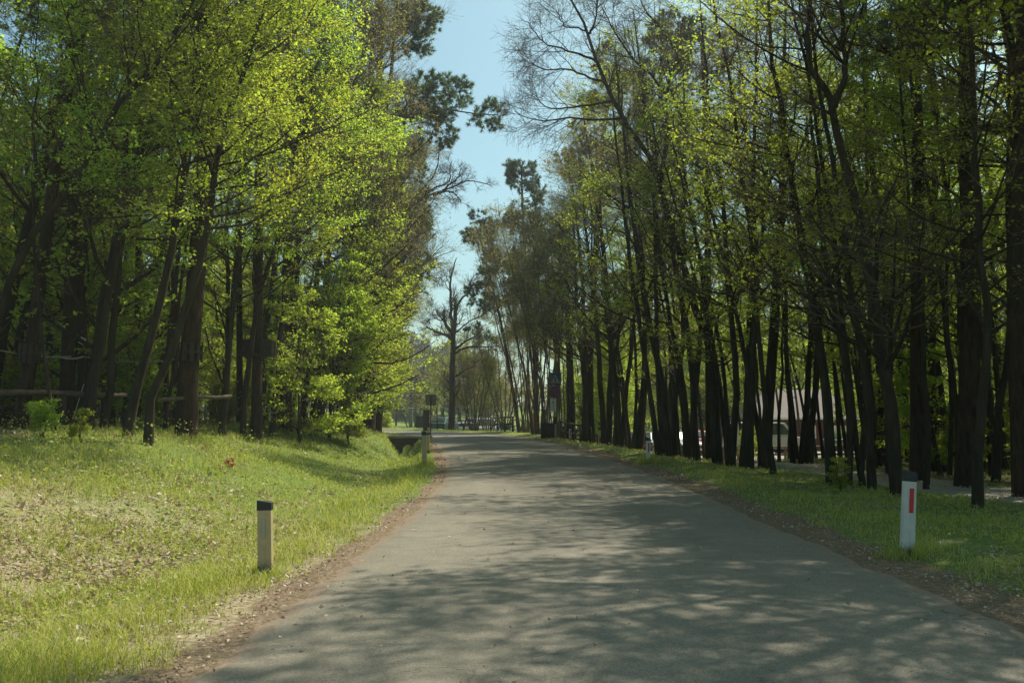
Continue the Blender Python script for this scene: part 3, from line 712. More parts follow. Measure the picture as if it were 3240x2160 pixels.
# hero bare beech leaning over the road
dH = 29.5
tH = [(2271, 1472), (2262, 1314), (2252, 1161), (2226, 1059), (2191, 957), (2165, 855), (2140, 768), (2109, 676), (2099, 620), (2091, 576), (2046, 478), (1979, 379), (1930, 304), (1890, 201), (1868, 107), (1814, 27), (1790, -30)]
base, rel = trace(tH, dH)
def RL(pts, d=dH, b=base): return np.array([P(x, y, d) - b for x, y in pts])
st = [(rel, W(44, dH), .03)]
for pts, r0 in (([(2091, 576), (2109, 446), (2108, 312), (2113, 268), (2145, 170), (2160, 60)], .09), ([(1966, 375), (1868, 379), (1800, 372), (1734, 384), (1680, 375), (1627, 353)], .045),
                ([(1939, 321), (1877, 330), (1810, 340), (1752, 344), (1715, 325), (1689, 290)], .045), ([(1921, 263), (1850, 241), (1792, 219), (1730, 222), (1680, 201)], .045),
                ([(1890, 196), (1814, 165), (1770, 152), (1725, 138), (1690, 105), (1667, 71)], .045), ([(1868, 107), (1830, 90), (1790, 85), (1760, 50)], .035), ([(1868, 107), (1885, 60), (1890, -20)], .04),
                ([(2108, 300), (2060, 240), (1990, 170), (1940, 90), (1900, 10)], .06), ([(2145, 170), (2090, 90), (2040, 30), (2010, -40)], .05), ([(2109, 320), (2180, 330), (2230, 300), (2280, 200)], .04)):
    st.append((RL(pts), r0, .010))
plant('beech_tree', decid(61, st, dict(n1=13, n2=7, n3=5, wg=.05, lv=1, size=.035, l1=2.0, l2=1.0, l3=.5, t1=(.35, .99), gap=.55, minr=.0048, flat=.15, leaf='bud', ang1=(25, 55), up1=.03, S0=8, prof=(1, .5))), base,
      'tall bare beech leaning left with leafless twigs spread against the sky', 'tree')
dec_tree(62, [[(2633, 1535), (2610, 1200), (2580, 1052), (2560, 912), (2524, 701), (2503, 561), (2475, 351), (2440, 175), (2433, 0)]], 20.4, 40, 'dark tall trunk leaning left, its crown in the upper right third', 13, group=GR, **rn)
base, rel = trace([(2845, 1575), (2800, 1200), (2777, 1017), (2735, 807), (2693, 596), (2658, 456), (2637, 337)], 17)
plant('hornbeam_tree', decid(63, [(rel, W(52, 17), .07)] + [(RL(q, 17, base), .07, .02) for q in ([(2637, 337), (2600, 270), (2560, 210), (2560, 100), (2555, -60)], [(2637, 337), (2665, 280), (2672, 200), (2665, 105), (2660, -80)])],
      dict(rn, n1=12, t1=(.3, .98), gap=.62)), base, 'dark trunk that forks into a clear Y in the upper right', 'tree', GR)
dec_tree(64, [[(2819, 1485), (2812, 1200), (2805, 912), (2784, 701), (2756, 491), (2742, 280), (2735, 0)]], 26, 44, 'thick straight trunk just right of the Y-forked tree', 16, group=GR, **rm)
dec_tree(65, [[(2761, 1552), (2745, 1250), (2700, 950), (2650, 600), (2600, 300)]], 19, 32, 'trunk leaning left across the path, left of the red-striped marker post', 12, group=GR, **dict(rn, gap=.48, n1=24))
dec_tree(66, [[(2682, 1538), (2690, 1250), (2640, 1000), (2600, 700)]], 20, 28, 'trunk with ivy sprigs standing close beside the tall left-leaning one', 12, group=GR, **dict(rn, gap=.48, n1=24))
dec_tree(67, [[(3093, 1610), (3105, 1300), (3118, 1000), (3090, 600), (3070, 200)]], 14.6, 38, 'short dark trunk nearest the grass verge on the far right', 11, group=GR, **dict(rn, gap=.48, n1=24))
dec_tree(68, [[(2419, 1476), (2440, 1150), (2455, 900), (2470, 700), (2480, 400)]], 28.5, 52, 'thick upright trunk in front of the grey-roofed hut', 16, group=GR, **rm)
dec_tree(69, [[(2536, 1450), (2560, 1150), (2570, 900), (2560, 600)], [(2509, 1452), (2490, 1150), (2480, 900), (2440, 600)]], 33, 30, 'twin stems crossing in front of the hut roof', 15, group=GR, **rm)
dec_tree(70, [[(2372, 1490), (2380, 1200), (2395, 900), (2380, 600), (2390, 300)]], 26.5, 34, 'straight slim trunk left of the thick one before the hut', 15, group=GR, **rm)
dec_tree(71, [[(2313, 1480), (2330, 1200), (2310, 950), (2290, 700), (2250, 400)], [(2346, 1482), (2370, 1300), (2375, 1100), (2400, 900)]], 27.5, 32, 'pair of slim stems, one bowed, right of the bare beech', 15, group=GR, **rm)
dec_tree(72, [[(2206, 1467), (2190, 1200), (2160, 950), (2110, 700), (2060, 450)]], 30.5, 30, 'slim trunk immediately left of the bare beech', 16, group=GR, **rm)
dec_tree(73, [[(2179, 1462), (2165, 1250), (2120, 1000), (2075, 700)]], 31.5, 24, 'second trunk left of the bare beech, thinner', 15, group=GR, **rm)
dec_tree(74, [[(2110, 1466), (2100, 1250), (2050, 1000), (2010, 750)], [(2125, 1464), (2135, 1300), (2155, 1150), (2160, 900)], [(2085, 1462), (2060, 1250), (2030, 1050), (1990, 800)], [(2098, 1462), (2080, 1200), (2075, 900)]], 31, 34, 'thick clump of stems growing from one base beside the farther striped post', 15, group=GR, **dict(rm, n1=14))
dec_tree(75, [[(1956, 1433), (1950, 1250), (1935, 1100), (1920, 950), (1900, 700)], [(1965, 1433), (1985, 1200), (2010, 1000)]], 40, 30, 'forked dark stem at the road edge halfway to the bend', 14.5, group=GR, **rm)
dec_tree(76, [[(1914, 1421), (1900, 1200), (1885, 1000), (1860, 800)], [(1925, 1421), (1935, 1200), (1960, 1050)]], 44, 28, 'paired stems right of the traffic signs, third clump from them', 15, group=GR, **rm)
dec_tree(77, [[(1867, 1414), (1850, 1200), (1830, 1000), (1815, 750)], [(1880, 1414), (1870, 1200), (1872, 1000)]], 48, 28, 'paired stems right of the traffic signs, second clump from them', 15, group=GR, **rm)
dec_tree(78, [[(1816, 1407), (1812, 1250), (1800, 1000), (1790, 800)]], 50, 24, 'single dark stem, the first one right of the traffic signs', 14, group=GR, **rm)
dec_tree(79, [[(3150, 1516), (3165, 1300), (3190, 1100), (3195, 800)]], 22.5, 30, 'slim trunk between the huge pine and the right frame edge', 13, group=GR, **dict(rn, leaf='leaf'))
dec_tree(80, [[(3004, 1505), (3010, 1300), (2995, 1000), (3000, 700)]], 24, 20, 'thin stem left of the huge pine on the far right', 12, group=GR, **rn)
dec_tree(81, [[(2722, 1495), (2740, 1250), (2750, 1000), (2745, 700)]], 25, 26, 'slim upright stem behind the left-leaning one across the path', 14, group=GR, **rm)
dec_tree(82, [[(2465, 1463), (2468, 1300), (2475, 1100), (2490, 900)]], 32, 15, 'thinnest stem in front of the hut', 11, group=GR, **dict(rm, n1=16))
dec_tree(83, [[(2929, 1538), (2935, 1350), (2920, 1100), (2890, 800)]], 20, 22, 'thin stem right behind the near striped post', 11, group=GR, **rn)
dec_tree(84, [[(2000, 1442), (2010, 1300), (2012, 1100), (1995, 900)]], 37, 16, 'thin stem standing alone left of the farther striped post', 11, group=GR, **dict(rm, n1=16))
pine_tree(85, [(3060, 1532), (3066, 1300), (3070, 1000), (3068, 700), (3060, 350), (3058, 0)], 20.6, 82, 'huge dark pine trunk on the far right beside the gravel path', 20)
pine_tree(86, [(3238, 1560), (3225, 1300), (3212, 1000), (3215, 701), (3225, 420), (3240, 0)], 18, 70, 'thick pine trunk cut by the right frame edge', 20)
pine_tree(87, [(2907, 1516), (2903, 1100), (2906, 700), (2900, 300), (2880, 0)], 22.5, 58, 'reddish thick pine directly behind the near striped marker post', 19)
pine_tree(88, [(2951, 1485), (2950, 1100), (2960, 700), (2950, 300)], 27, 34, 'straight pine to the right behind the reddish one', 19)
pine_tree(89, [(2245, 1455), (2242, 1100), (2240, 800), (2230, 400)], 35, 34, 'straight pine trunk behind the bare beech', 18)
# coppice clumps near the signs
cop = dict(n1=10, n2=7, n3=7, lv=5, size=.07, l1=2.2, l2=1.3, l3=.75, bias=(-.15, 0, .15), gap=.35, t1=(.35, .98), minr=.005, leaf='bud', ang1=(18, 42), flat=.2, S0=6, bark='twig')  # stems use the paler twig bark: lightening by haze put into their colour
k = 90
for bx, d, fan, H, lab in ((1745, 47, 55, 13, 'fan of thin bare stems right behind the traffic signs'), (1700, 51, 60, 12.5, 'fan of thin bare stems left of the traffic signs'),
                      (1655, 56, 50, 12, 'fan of thin stems left again, with a tiny striped post at its foot'), (1775, 52, 30, 14, 'upright clump of bare stems just right of the signs'),
                      (1720, 60, 70, 14, 'farther clump of brown stems seen through the signs'), (1680, 66, 70, 13, 'farthest clump of bare brown stems beyond the bend')):
    q = []
    for j in range(7):
        u = (j - 3) / 3; by = 1385
        v = random.uniform(-14, 14); q.append([(bx + u * 16, by), (bx + u * fan * .6 + v, 1200), (bx + u * fan * 1.2 - 12 + v * 1.6, 1000), (bx + u * fan * 1.9 - 40 + v, 760)])
    k += 1
    dec_tree(k, q, d, 8.5, lab, H, name='coppiced_tree', group='coppiced clumps round the traffic signs', **cop)
cop2 = dict(cop, leaf='leaf_y', lv=6, size=.09, n1=8, t1=(.12, .98))
for bx, d, fan, H, lab in ((1500, 72, 60, 8.0, 'pale green willow-like bush fanning out right of the lone oak'), (1600, 72, 70, 9.5, 'yellow-green fanning shrub between the bush and the signs'), (1545, 85, 60, 10, 'pale green young tree behind the fanning bushes')):
    q = []
    for j in range(7):
        u = (j - 3) / 3
        q.append([(bx + u * 10, 1365), (bx + u * fan * .6, 1260), (bx + u * fan * 1.1, 1130)])
    k += 1
    dec_tree(k, q, d, 9, lab, H, name='willow_shrub', group='spring-green shrubs beyond the bend', cat='shrub', **cop2)

# leaning pine and its taller neighbour in the middle
tP = [(1645, 1385), (1625, 1250), (1591, 1050), (1560, 914), (1542, 851), (1535, 805), (1518, 774), (1518, 730), (1526, 706)]
pine_tree(101, tP, 58, 15, 'slim crooked pine leaning left in the middle of the sky gap', 14.2, n1=26, t1=(.42, .99), l1=2.0, l2=1.0, nl=.24, nw=.022, dead=6, prof=(1.1, .35), up1=.04, n2=5, n3=4)
pine_tree(102, [(1700, 1385), (1690, 1100), (1665, 850), (1655, 700), (1650, 540)], 60, 22, 'taller straight pine right behind the slim crooked one', 18.6, n1=40, t1=(.45, .99), l1=2.3, nl=.24, nw=.022, dead=6, n2=5, n3=5)
pine_tree(103, [(1850, 1400), (1880, 900), (1900, 500), (1950, 180)], 52, 34, 'bluish pine crown high behind the twiggy trees right of the gap', 22, n1=36, t1=(.6, .99), l1=3.2, nl=.26, nw=.022)
pine_tree(104, [(2020, 1410), (2060, 900), (2080, 500), (2100, 30)], 46, 34, 'pine crown at the top right of the sky gap behind the bare beech', 22, n1=30, t1=(.6, .99), l1=3.2, nl=.24, nw=.02)
# budding tall trees right
budr = dict(n1=22, n2=7, n3=7, lv=8, size=.06, twig='twig_g', l1=2.9, l2=1.6, l3=.9, gap=.25, t1=(.5, .99), minr=.004, leaf='bud', flat=.4, ang1=(28, 58), up1=.06, bias=(-.15, 0, .1))  # pale twig colour here stands in for haze brightening the backlit twigs
for i, (pts, d, w, H, lab) in enumerate((
    ([(1800, 1400), (1795, 1000), (1785, 800), (1770, 680)], 50, 20, 12.5, 'brown twiggy budding tree lowest on the right side of the gap'),
    ([(1850, 1408), (1850, 1000), (1825, 700), (1800, 520)], 46, 26, 15.5, 'brown twiggy budding tree, second step up the right side of the gap'),
    ([(1925, 1424), (1930, 1000), (1890, 650), (1850, 400)], 41, 28, 16.5, 'budding tree just beneath the lowest bare beech boughs'),
    ([(2020, 1440), (2040, 1000), (2010, 600), (1960, 300)], 36, 28, 17, 'budding tree crowding behind the bare beech'),
    ([(2180, 1440), (2230, 900), (2250, 500), (2220, 200)], 36, 30, 18, 'budding tree filling the top right of the bare beech'),
    ([(2350, 1450), (2380, 900), (2370, 500), (2330, 100)], 34, 30, 18, 'budding tree above the thick trunk in front of the hut'),
    ([(2560, 1450), (2600, 900), (2600, 500), (2560, 100)], 32, 30, 18, 'budding tree at the top between the hut and the Y-forked tree'),
    ([(2100, 1430), (2150, 900), (2150, 500), (2130, 200)], 44, 30, 19, 'budding tree farther back behind the bare beech'))):
    dec_tree(110 + i, [pts], d, w, lab, H, name='budding_tree', group='budding trees, right', **budr)

# ------------------------------------------------------------------ the lone oak at the bend and what stands round it
dO = 66
tO = [(1430, 1357), (1431, 1250), (1432, 1150), (1434, 1080), (1434, 1040)]
base, rel = trace(tO, dO)
st = [(rel, .27, .18)]
for pts, r0, r1 in (([(1434, 1052), (1428, 1000), (1426, 930), (1427, 880), (1440, 830), (1445, 815)], .15, .03), ([(1434, 1052), (1440, 1010), (1441, 960)], .17, .12),
                ([(1441, 985), (1460, 945), (1485, 925), (1490, 895), (1500, 870)], .10, .02), ([(1434, 1060), (1415, 1035), (1405, 1010), (1406, 980)], .15, .08),
                ([(1406, 1015), (1385, 1010), (1365, 995), (1350, 985)], .05, .015), ([(1432, 1085), (1415, 1062), (1395, 1055), (1370, 1045), (1340, 1030)], .14, .03),
                ([(1438, 1105), (1465, 1085), (1490, 1070), (1510, 1062), (1530, 1052)], .10, .02), ([(1438, 1120), (1460, 1105), (1490, 1097), (1540, 1098), (1580, 1092)], .10, .02),
                ([(1438, 1192), (1460, 1180), (1480, 1165), (1500, 1160)], .08, .02), ([(1427, 880), (1405, 870), (1385, 880)], .04, .012), ([(1445, 1050), (1480, 1020), (1520, 1000), (1545, 985)], .06, .015)):
    st.append((np.array([P(x, y, dO) - base for x, y in pts]), r0, r1))
plant('oak_tree', decid(120, st, dict(n1=9, n2=6, n3=5, lv=1, size=.06, l1=1.5, l2=.9, l3=.5, t1=(.25, .98), gap=.8, minr=.010, flat=.2, leaf='bud', ang1=(30, 70), bark='bark_o', S0=10)), base,
      'lone lopped bare oak with a thick black trunk where the road bends', 'tree')
small = dict(n1=16, n2=6, n3=6, lv=6, size=.12, l1=2.2, l2=1.1, l3=.6, gap=.3, t1=(.2, .98), minr=.010, flat=.3, leaf='leaf_y', S0=6)
for i, (pts, d, w, H, lf, lab, nm) in enumerate((
    ([[(1300, 1355), (1298, 1310), (1300, 1270)], [(1310, 1355), (1325, 1310), (1340, 1280)], [(1290, 1355), (1275, 1310), (1262, 1285)]], 88, 7, 5.6, 'bud', 'low orange-tinted tree with several stems on the far lawn', 'fruit_tree'),
    ([[(1215, 1350), (1218, 1250), (1222, 1150)]], 84, 11, 8.5, 'bud', 'dark bare tree above the clipped hedge', 'bare_tree'),
    ([[(1465, 1352), (1478, 1300), (1470, 1240)], [(1470, 1352), (1450, 1300), (1435, 1260)]], 74, 8, 6.5, 'leaf_y', 'small V-stemmed tree touching the right of the lone oak', 'young_tree'),
    ([[(1352, 1352), (1350, 1300), (1345, 1250)]], 92, 7, 6.0, 'bud', 'brown young tree behind the back of the square sign', 'young_tree'),
    ([[(1385, 1352), (1383, 1290), (1390, 1240)]], 84, 6, 6.5, 'leaf_y', 'pale young tree just left of the lone oak', 'young_tree'),
    ([[(1253, 1352), (1255, 1300), (1250, 1240)]], 96, 8, 7.0, 'leaf_d', 'dark little tree on the lawn left of the orange-tinted one', 'young_tree'),
    ([[(1400, 1352), (1405, 1250), (1400, 1120)]], 100, 9, 10.5, 'leaf_y', 'tall pale green tree behind the lone oak, left side', 'young_tree'),
    ([[(1500, 1352), (1505, 1250), (1515, 1120)]], 96, 9, 10.5, 'bud', 'slim bare tree behind the lone oak, right side', 'young_tree'))):
    dec_tree(130 + i, pts, d, w, lab, H, name=nm, cat='tree', group='small trees beyond the bend', **dict(small, leaf=lf, lv=3 if lf == 'bud' else 6))

# ------------------------------------------------------------------ the woods behind: copies of a few trees
def generic(seed, lean, H, kind):
    r = np.random.default_rng(seed)
    if kind == 'h':
        stems = [(np.array([(0, 0, 0), (lean * .3, .1, H * .3), (lean * .8, -.1, H * .65), (lean, .1, H)]), .13, .03)]
        if seed % 2: stems.append((np.array([(.1, 0, 0), (.5, .3, H * .3), (.9, .5, H * .6), (1.2 + lean * .4, .7, H * .9)]), .10, .02))
        return decid(seed, stems, dict(n1=24 // len(stems) + 4, n2=6, n3=5, lv=14, size=.105, l1=3.2, l2=1.5, l3=.8, gap=.44, t1=(.06, .98), minr=.007, S0=7, leaf='leaf' if seed % 3 else 'leaf_d'))
    if kind == 'p':
        return pine(seed, [(np.array([(0, 0, 0), (.1, 0, H * .4), (lean * .3, .1, H * .75), (lean * .3, 0, H)]), .2, .05)], dict(n1=30, nl=.28, nw=.02, n3=4, nn=10, l1=2.6))
    if kind == 'u':
        stems = [(np.array([(0, 0, 0), (lean * .5, .1, H * .4), (lean, -.1, H * .75), (lean * 1.4, .1, H)]), .05, .012), (np.array([(.05, 0, 0), (-.4, .3, H * .4), (-.7, .4, H * .8)]), .035, .01)]
        return decid(seed, stems, dict(n1=20, n2=6, n3=5, lv=14, size=.09, l1=2.3, l2=1.1, l3=.6, gap=.3, t1=(.08, .98), minr=.005, S0=6, leaf='leaf', ang1=(50, 85)))
    if kind == 't':
        stems = [(np.array([(0, 0, 0), (lean * .25, r.uniform(-.2, .2), H * .3), (lean * .7, r.uniform(-.3, .3), H * .65), (lean * 1.3, 0, H)]), r.uniform(.06, .10), .018)]
        return decid(seed, stems, dict(n1=15, n2=6, n3=6, lv=8, size=.085, l1=2.3, l2=1.2, l3=.7, gap=.34, t1=(.25, .98), minr=.005, S0=7, leaf='leaf', flat=.85))
    if kind == 's':
        stems = [(np.array([(0, 0, 0), (a * .4, b * .4, H * .5), (a, b, H)]), .02, .006) for a, b in r.uniform(-.6, .6, (5, 2))]
        return decid(seed, stems, dict(n1=7, n2=5, n3=4, lv=6, size=.085, l1=.9, l2=.5, l3=.3, gap=.25, t1=(.05, .98), minr=.003, S0=5, leaf='leaf' if seed % 2 else 'leaf_d'))
PH = [generic(200 + i, .9 * (-1) ** i, 13 + (i % 3), 'h') for i in range(6)]
PP = [generic(220 + i, .5, 17 + i, 'p') for i in range(2)]
PT = [generic(280 + i, .7 + .5 * i, 12 + i % 3, 't') for i in range(4)]
PU = [generic(260 + i, .4 * (-1) ** i, 6.5 + i * .8, 'u') for i in range(4)]
PS = [generic(240 + i, 0, 1.8 + .5 * i, 's') for i in range(4)]
placed = []
def free(x, y, r):
    for a, b in placed:
        if (a - x) ** 2 + (b - y) ** 2 < r * r: return False
    return True
LM = [(-900, 'far beyond the left frame edge'), (-300, 'just beyond the left frame edge'), (60, 'behind the leaning pine at the left edge'), (235, 'behind the twin pines'), (400, 'behind the leaning trunks on the left'), (590, 'behind the thickest left pine'), (815, 'behind the pine with the wooden box'),
      (1000, 'behind the last pines on the left'), (1200, 'behind the far left bank'), (1780, 'behind the traffic signs'), (1950, 'behind the paired roadside stems'), (2100, 'behind the thick clump of stems'), (2270, 'behind the bare beech'),
      (2420, 'behind the thick trunk before the hut'), (2550, 'around the hut'), (2650, 'behind the tall left-leaning trunk'), (2840, 'behind the Y-forked trunk'), (2940, 'behind the near red-striped post'), (3060, 'behind the huge right pine'), (3220, 'behind the right frame-edge pine'), (3700, 'beyond the right frame edge')]
ORD = ['nearest', 'second nearest', 'third nearest', 'fourth nearest', 'fifth nearest', 'sixth nearest', 'seventh nearest', 'eighth nearest', 'ninth nearest', 'tenth nearest', 'eleventh nearest', 'twelfth nearest', 'thirteenth nearest', 'fourteenth nearest', 'fifteenth nearest', 'sixteenth nearest', 'seventeenth nearest', 'eighteenth nearest', 'nineteenth nearest', 'twentieth nearest', 'twenty-first nearest', 'twenty-second nearest', 'twenty-third nearest', 'twenty-fourth nearest', 'twenty-fifth nearest', 'twenty-sixth nearest', 'twenty-seventh nearest', 'twenty-eighth nearest', 'twenty-ninth nearest', 'thirtieth nearest']
pending = []
def put(nm, pr, x, y, lb, cat, grp, rz, sc, tilt=(0, 0)):
    pending.append((nm, pr, x, y, lb, cat, grp, rz, sc, tilt))
def flush():
    cells = {}
    for q in pending:
        px = CX + FPX * q[2] / q[3]; lm = min(LM, key=lambda t: abs(t[0] - px))[1]; cells.setdefault((q[4], lm), []).append(q)
    for (lb, lm), qs in cells.items():
        for i, (nm, pr, x, y, _, cat, grp, rz, sc, tilt) in enumerate(sorted(qs, key=lambda t: t[3])):
            lab = (f'{ORD[min(i, 29)]} ' if len(qs) > 1 else '') + lb + ' ' + lm
            plant(nm, pr, (x, y, tz(x, y) - .05), lab, cat, grp, rz, sc, tilt)
def scatter(n, region, side, kind=None):
    c = 0; tries = 0
    while c < n and tries < 6000:
        tries += 1
        x = rng.uniform(region[0], region[1]); y = rng.uniform(region[2], region[3])
        if abs(x) > 6 + y * .72: continue
        if side == 'R' and path_dist([x], [y])[0] < 1.7: continue
        l, _ = lateral([x], [y])
        if abs(l[0]) < HW + (3.2 if side == 'R' and kind == 't' else 4.5): continue
        if side == 'R' and 44 < y < 66 and 7 < x < 40 and rng.uniform() < .72: continue
        if side == 'R' and y < 66 and ((kind == 'u' and .12 < x / y < .40) or (.285 < x / y < .375 and (kind != 't' or rng.uniform() < .6))): continue
        if not free(x, y, 1.0 if kind == 't' else 1.5): continue
        placed.append((x, y)); c += 1
        k = rng.integers(0, 10); tl_ = (rng.uniform(-.05, .05), rng.uniform(-.06, .06) + (.05 if side == 'L' else -.05))
        S_ = 'left' if side == 'L' else 'right'
        if kind == 'u': put('understory_tree', PU[rng.integers(0, 4)], x, y, 'low bright-leaved young tree', 'young tree', 'young leafy trees in the ' + S_ + ' wood', rng.uniform(0, 6.28), rng.uniform(.8, 1.3), tl_)
        elif kind == 't': put('thin_tree', PT[rng.integers(0, 4)], x, y, 'thin leaning pole-like tree', 'tree', 'thin leaning trees in the ' + S_ + ' wood', (0 if side == 'L' else math.pi) + rng.uniform(-.8, .8), rng.uniform(.85, 1.15))
        elif k < 8: put('hornbeam_tree', PH[rng.integers(0, 6)], x, y, 'slender green-leafed tree', 'tree', 'leafy trees inside the ' + S_ + ' wood', rng.uniform(0, 6.28), rng.uniform(.8, 1.12), tl_)
        else: put('pine_tree', PP[rng.integers(0, 2)], x, y, 'straight dark pine', 'tree', 'pines inside the ' + S_ + ' wood', rng.uniform(0, 6.28), rng.uniform(.8, 1.12), tl_)
scatter(26, (-24, -9.2, 23, 48), 'L', 't')
scatter(50, (-42, -10.5, 24, 66), 'L')
scatter(10, (-18, -9.5, 14, 40), 'L')
scatter(34, (-40, -11, 26, 66), 'L', 'u')
scatter(46, (6.0, 15, 22, 50), 'R', 't')
scatter(70, (7.2, 30, 20, 58), 'R', 't')
scatter(60, (8, 52, 38, 95), 'R')
scatter(20, (12.5, 26, 15, 44), 'R')
scatter(62, (5, 50, 42, 92), 'R', 'u')
def shade_tree(seed, lean, H):
    return decid(seed, [(np.array([(0, 0, 0), (lean * .15, .1, H * .3), (lean * .55, -.1, H * .65), (lean, .1, H)]), .15, .04)],
                 dict(n1=26, n2=8, n3=6, lv=11, size=.085, l1=4.6, l2=2.0, l3=.9, gap=.30, t1=(.4, .98), minr=.006, S0=8, ang1=(50, 85), flat=.85, prof=(1, .55)))
SH = [shade_tree(320, -2.2, 15), shade_tree(321, -3.0, 16), shade_tree(322, -1.6, 14)]
for i, (x, y, k, sc_, rz_, wh) in enumerate(((8.9, 13.4, 0, 1.0, 0, 'its boughs entering the top right corner'), (8.0, 11.2, 1, 1.0, .3, 'arching high over the road'), (11.3, 16.8, 2, 1.0, 0, 'farthest along the gravel path'),
                                  (8.6, 8.4, 2, .95, .2, 'the one nearest the near striped post'), (12.2, 12.6, 0, 1.05, -.3, 'on the far side of the gravel path'), (7.4, 4.6, 1, .9, 0, 'beside the camera'), (13.5, 20.5, 1, 1.0, .1, 'behind all the others'))):
    plant('hornbeam_tree', SH[k], (x, y, tz(x, y)), 'wide-crowned tree just outside the right edge, ' + wh, 'tree', 'trees shading the near road', rz_, sc_)
def saplings(n, region, side, lab):
    c = 0; t = 0
    while c < n and t < 4000:
        t += 1
        x = rng.uniform(region[0], region[1]); y = rng.uniform(region[2], region[3])
        l, _ = lateral([x], [y])
        if abs(l[0]) < HW + 3.5 or path_dist([x], [y])[0] < 1.5 or abs(x) > 3 + y * .62 or .27 < x / y < .385: continue
        c += 1
        put('sapling', PS[rng.integers(0, 4)], x, y, 'small leafy undergrowth shrub', 'sapling', 'leafy undergrowth, ' + side, rng.uniform(0, 6.28), rng.uniform(.5, 1.15))
saplings(26, (-24, -9, 18, 55), 'left', 'small leafy undergrowth shrub among the trunks on the left')
for x, y, k, sc_, lb in ((-8.4, 32.5, 1, .75, 'bright hazel-like bush, first along the end of the left bank'), (-8.0, 36.5, 3, .7, 'bright hazel-like bush, second along the end of the left bank'), (-8.1, 40.5, 1, .72, 'bright hazel-like bush, third along the end of the left bank'), (-8.9, 45, 3, .75, 'bright hazel-like bush nearest the bend')):
    plant('hazel_bush', PU[k], (x, y, tz(x, y)), lb, 'bush', 'bushes at the end of the left bank', x * 3, sc_)
for px_, y, k, sc_, lb in ((955, 27, 0, .75, 'leafy young tree in front of the rightmost thick pine on the left'), (1045, 30, 1, .8, 'leafy young tree by the bent double trunk on the left'), (1115, 34, 2, .85, 'leafy young tree drooping over the bank, two before the bend'),
                          (1172, 38, 3, .85, 'leafy young tree drooping over the bank, last before the bend'), (1205, 43, 1, .95, 'pale leafy young tree right at the bend on the left')):
    x = (px_ - CX) / FPX * y
    plant('understory_tree', PU[k], (x, y, tz(x, y) - .05), lb, 'young tree', 'young trees along the end of the left bank', px_ * .7, sc_)
saplings(34, (8.5, 30, 16, 46), 'right', '')
flush()
for (px, py, k, s, lab) in ((130, 1400, 0, .36, 'leafy yellow-green bush at the grass edge on the far left'), (250, 1400, 1, .26, 'lower leafy bush beside the yellow-green one on the far left'), (690, 1345, 2, .5, 'pale-leaved bush at the foot of the thickest pine on the left'),
                            (720, 1350, 0, .45, 'smaller pale bush right of the one by the thickest pine'), (1105, 1340, 1, .7, 'bright green shrub at the end of the left bank'), (1165, 1350, 3, .5, 'yellow-green shrub beside the clipped hedge'),
                            (2660, 1560, 2, .25, 'ivy-like sprigs at the foot of the tall left-leaning trunk'), (2790, 1270, 3, .9, 'leafy sapling right of the hut'), (3190, 1480, 0, .8, 'bright leafy shrub beyond the huge pine')):
    p = G(px, py, 10, 60) if py > 1345 else np.array([(px - CX) / FPX * 30, 30, tz((px - CX) / FPX * 30, 30)])
    plant('bush', PS[k], p, lab, 'bush', None, px * .01, s)

# far wood behind everything: too many trees to count
def farwood(name, pts, H, leafcol, seed, n_l=220, size=.7, tw=True):
    r = np.random.default_rng(seed); V1, F1 = [], []
    n = len(pts); pts = np.asarray(pts, float)
    hs = H * r.uniform(.7, 1.15, n)
    trk = np.zeros((n, 4, 3)); top = pts + np.stack([r.normal(0, .6, n), r.normal(0, .6, n), hs], -1)
    for k in range(4): trk[:, k] = pts + (top - pts) * k / 3
    rd = np.ones((n, 1)) * np.linspace(.17, .05, 4)[None]
    b1, r1 = kids(r, trk, rd, 14, (.2, .98), (30, 70), hs * .24, 4, .08, .15, 0, .5, (1, .4), .03)
    b2, r2 = kids(r, b1, r1, 5, (.2, 1), (25, 60), 1.3, 3, .04, .2, 0, .6, (1, .6), .015)
    tv, tf_ = merge([tubes(trk, rd, 5), tubes(b1, r1, 3), tubes(b2, r2, 3)])
    pos, ax = onlines(r, b2, max(1, n_l // 70), .1)
    lv = leaves(r, pos, ax, size, .2, .7)
    e = empty(name, (0, 0, 0)); e['kind'] = 'stuff'
    a = link('trunks', npmesh('trunks', tv, [tf_], M['twig_g' if leafcol == 'bud' else 'bark_h']), e); b = link('foliage', npmesh('foliage', lv[0], [lv[1]], M[leafcol]), e)
    return e
def pts_in(n, f, seed):
    r = np.random.default_rng(seed); out = []
    while len(out) < n:
        x, y = f(r)
        z = tz(x, y) + float(hillh(np.array(x), np.array(y))); out.append((x, y, z - .2))
    return out
farwood('far_wood', pts_in(230, lambda r: (r.uniform(-75, -22), r.uniform(48, 105)) , 1), 14, 'leaf', 301, 490, .24)['label'] = 'green mass of trees far behind the left wood'
farwood('far_wood', pts_in(260, lambda r: (lambda y: (r.uniform(3 + (y - 74) * .1, 30 + y * .55), y))(r.uniform(80, 120)), 2), 13, 'leaf', 302, 490, .24)['label'] = 'sunlit green mass of trees behind the car park'
farwood('hillside_wood', pts_in(640, lambda r: (r.uniform(-90, -4), r.uniform(138, 215)), 3), 9.5, 'hill_leaf', 303, 350, .62)['label'] = 'brown budding wood covering the low hill beyond the bend'
farwood('hillside_wood', pts_in(260, lambda r: (r.uniform(-14, 110), r.uniform(150, 230)), 4), 7.5, 'bud', 304, 210, .55)['label'] = 'distant brown wood on the horizon right of the lone oak'

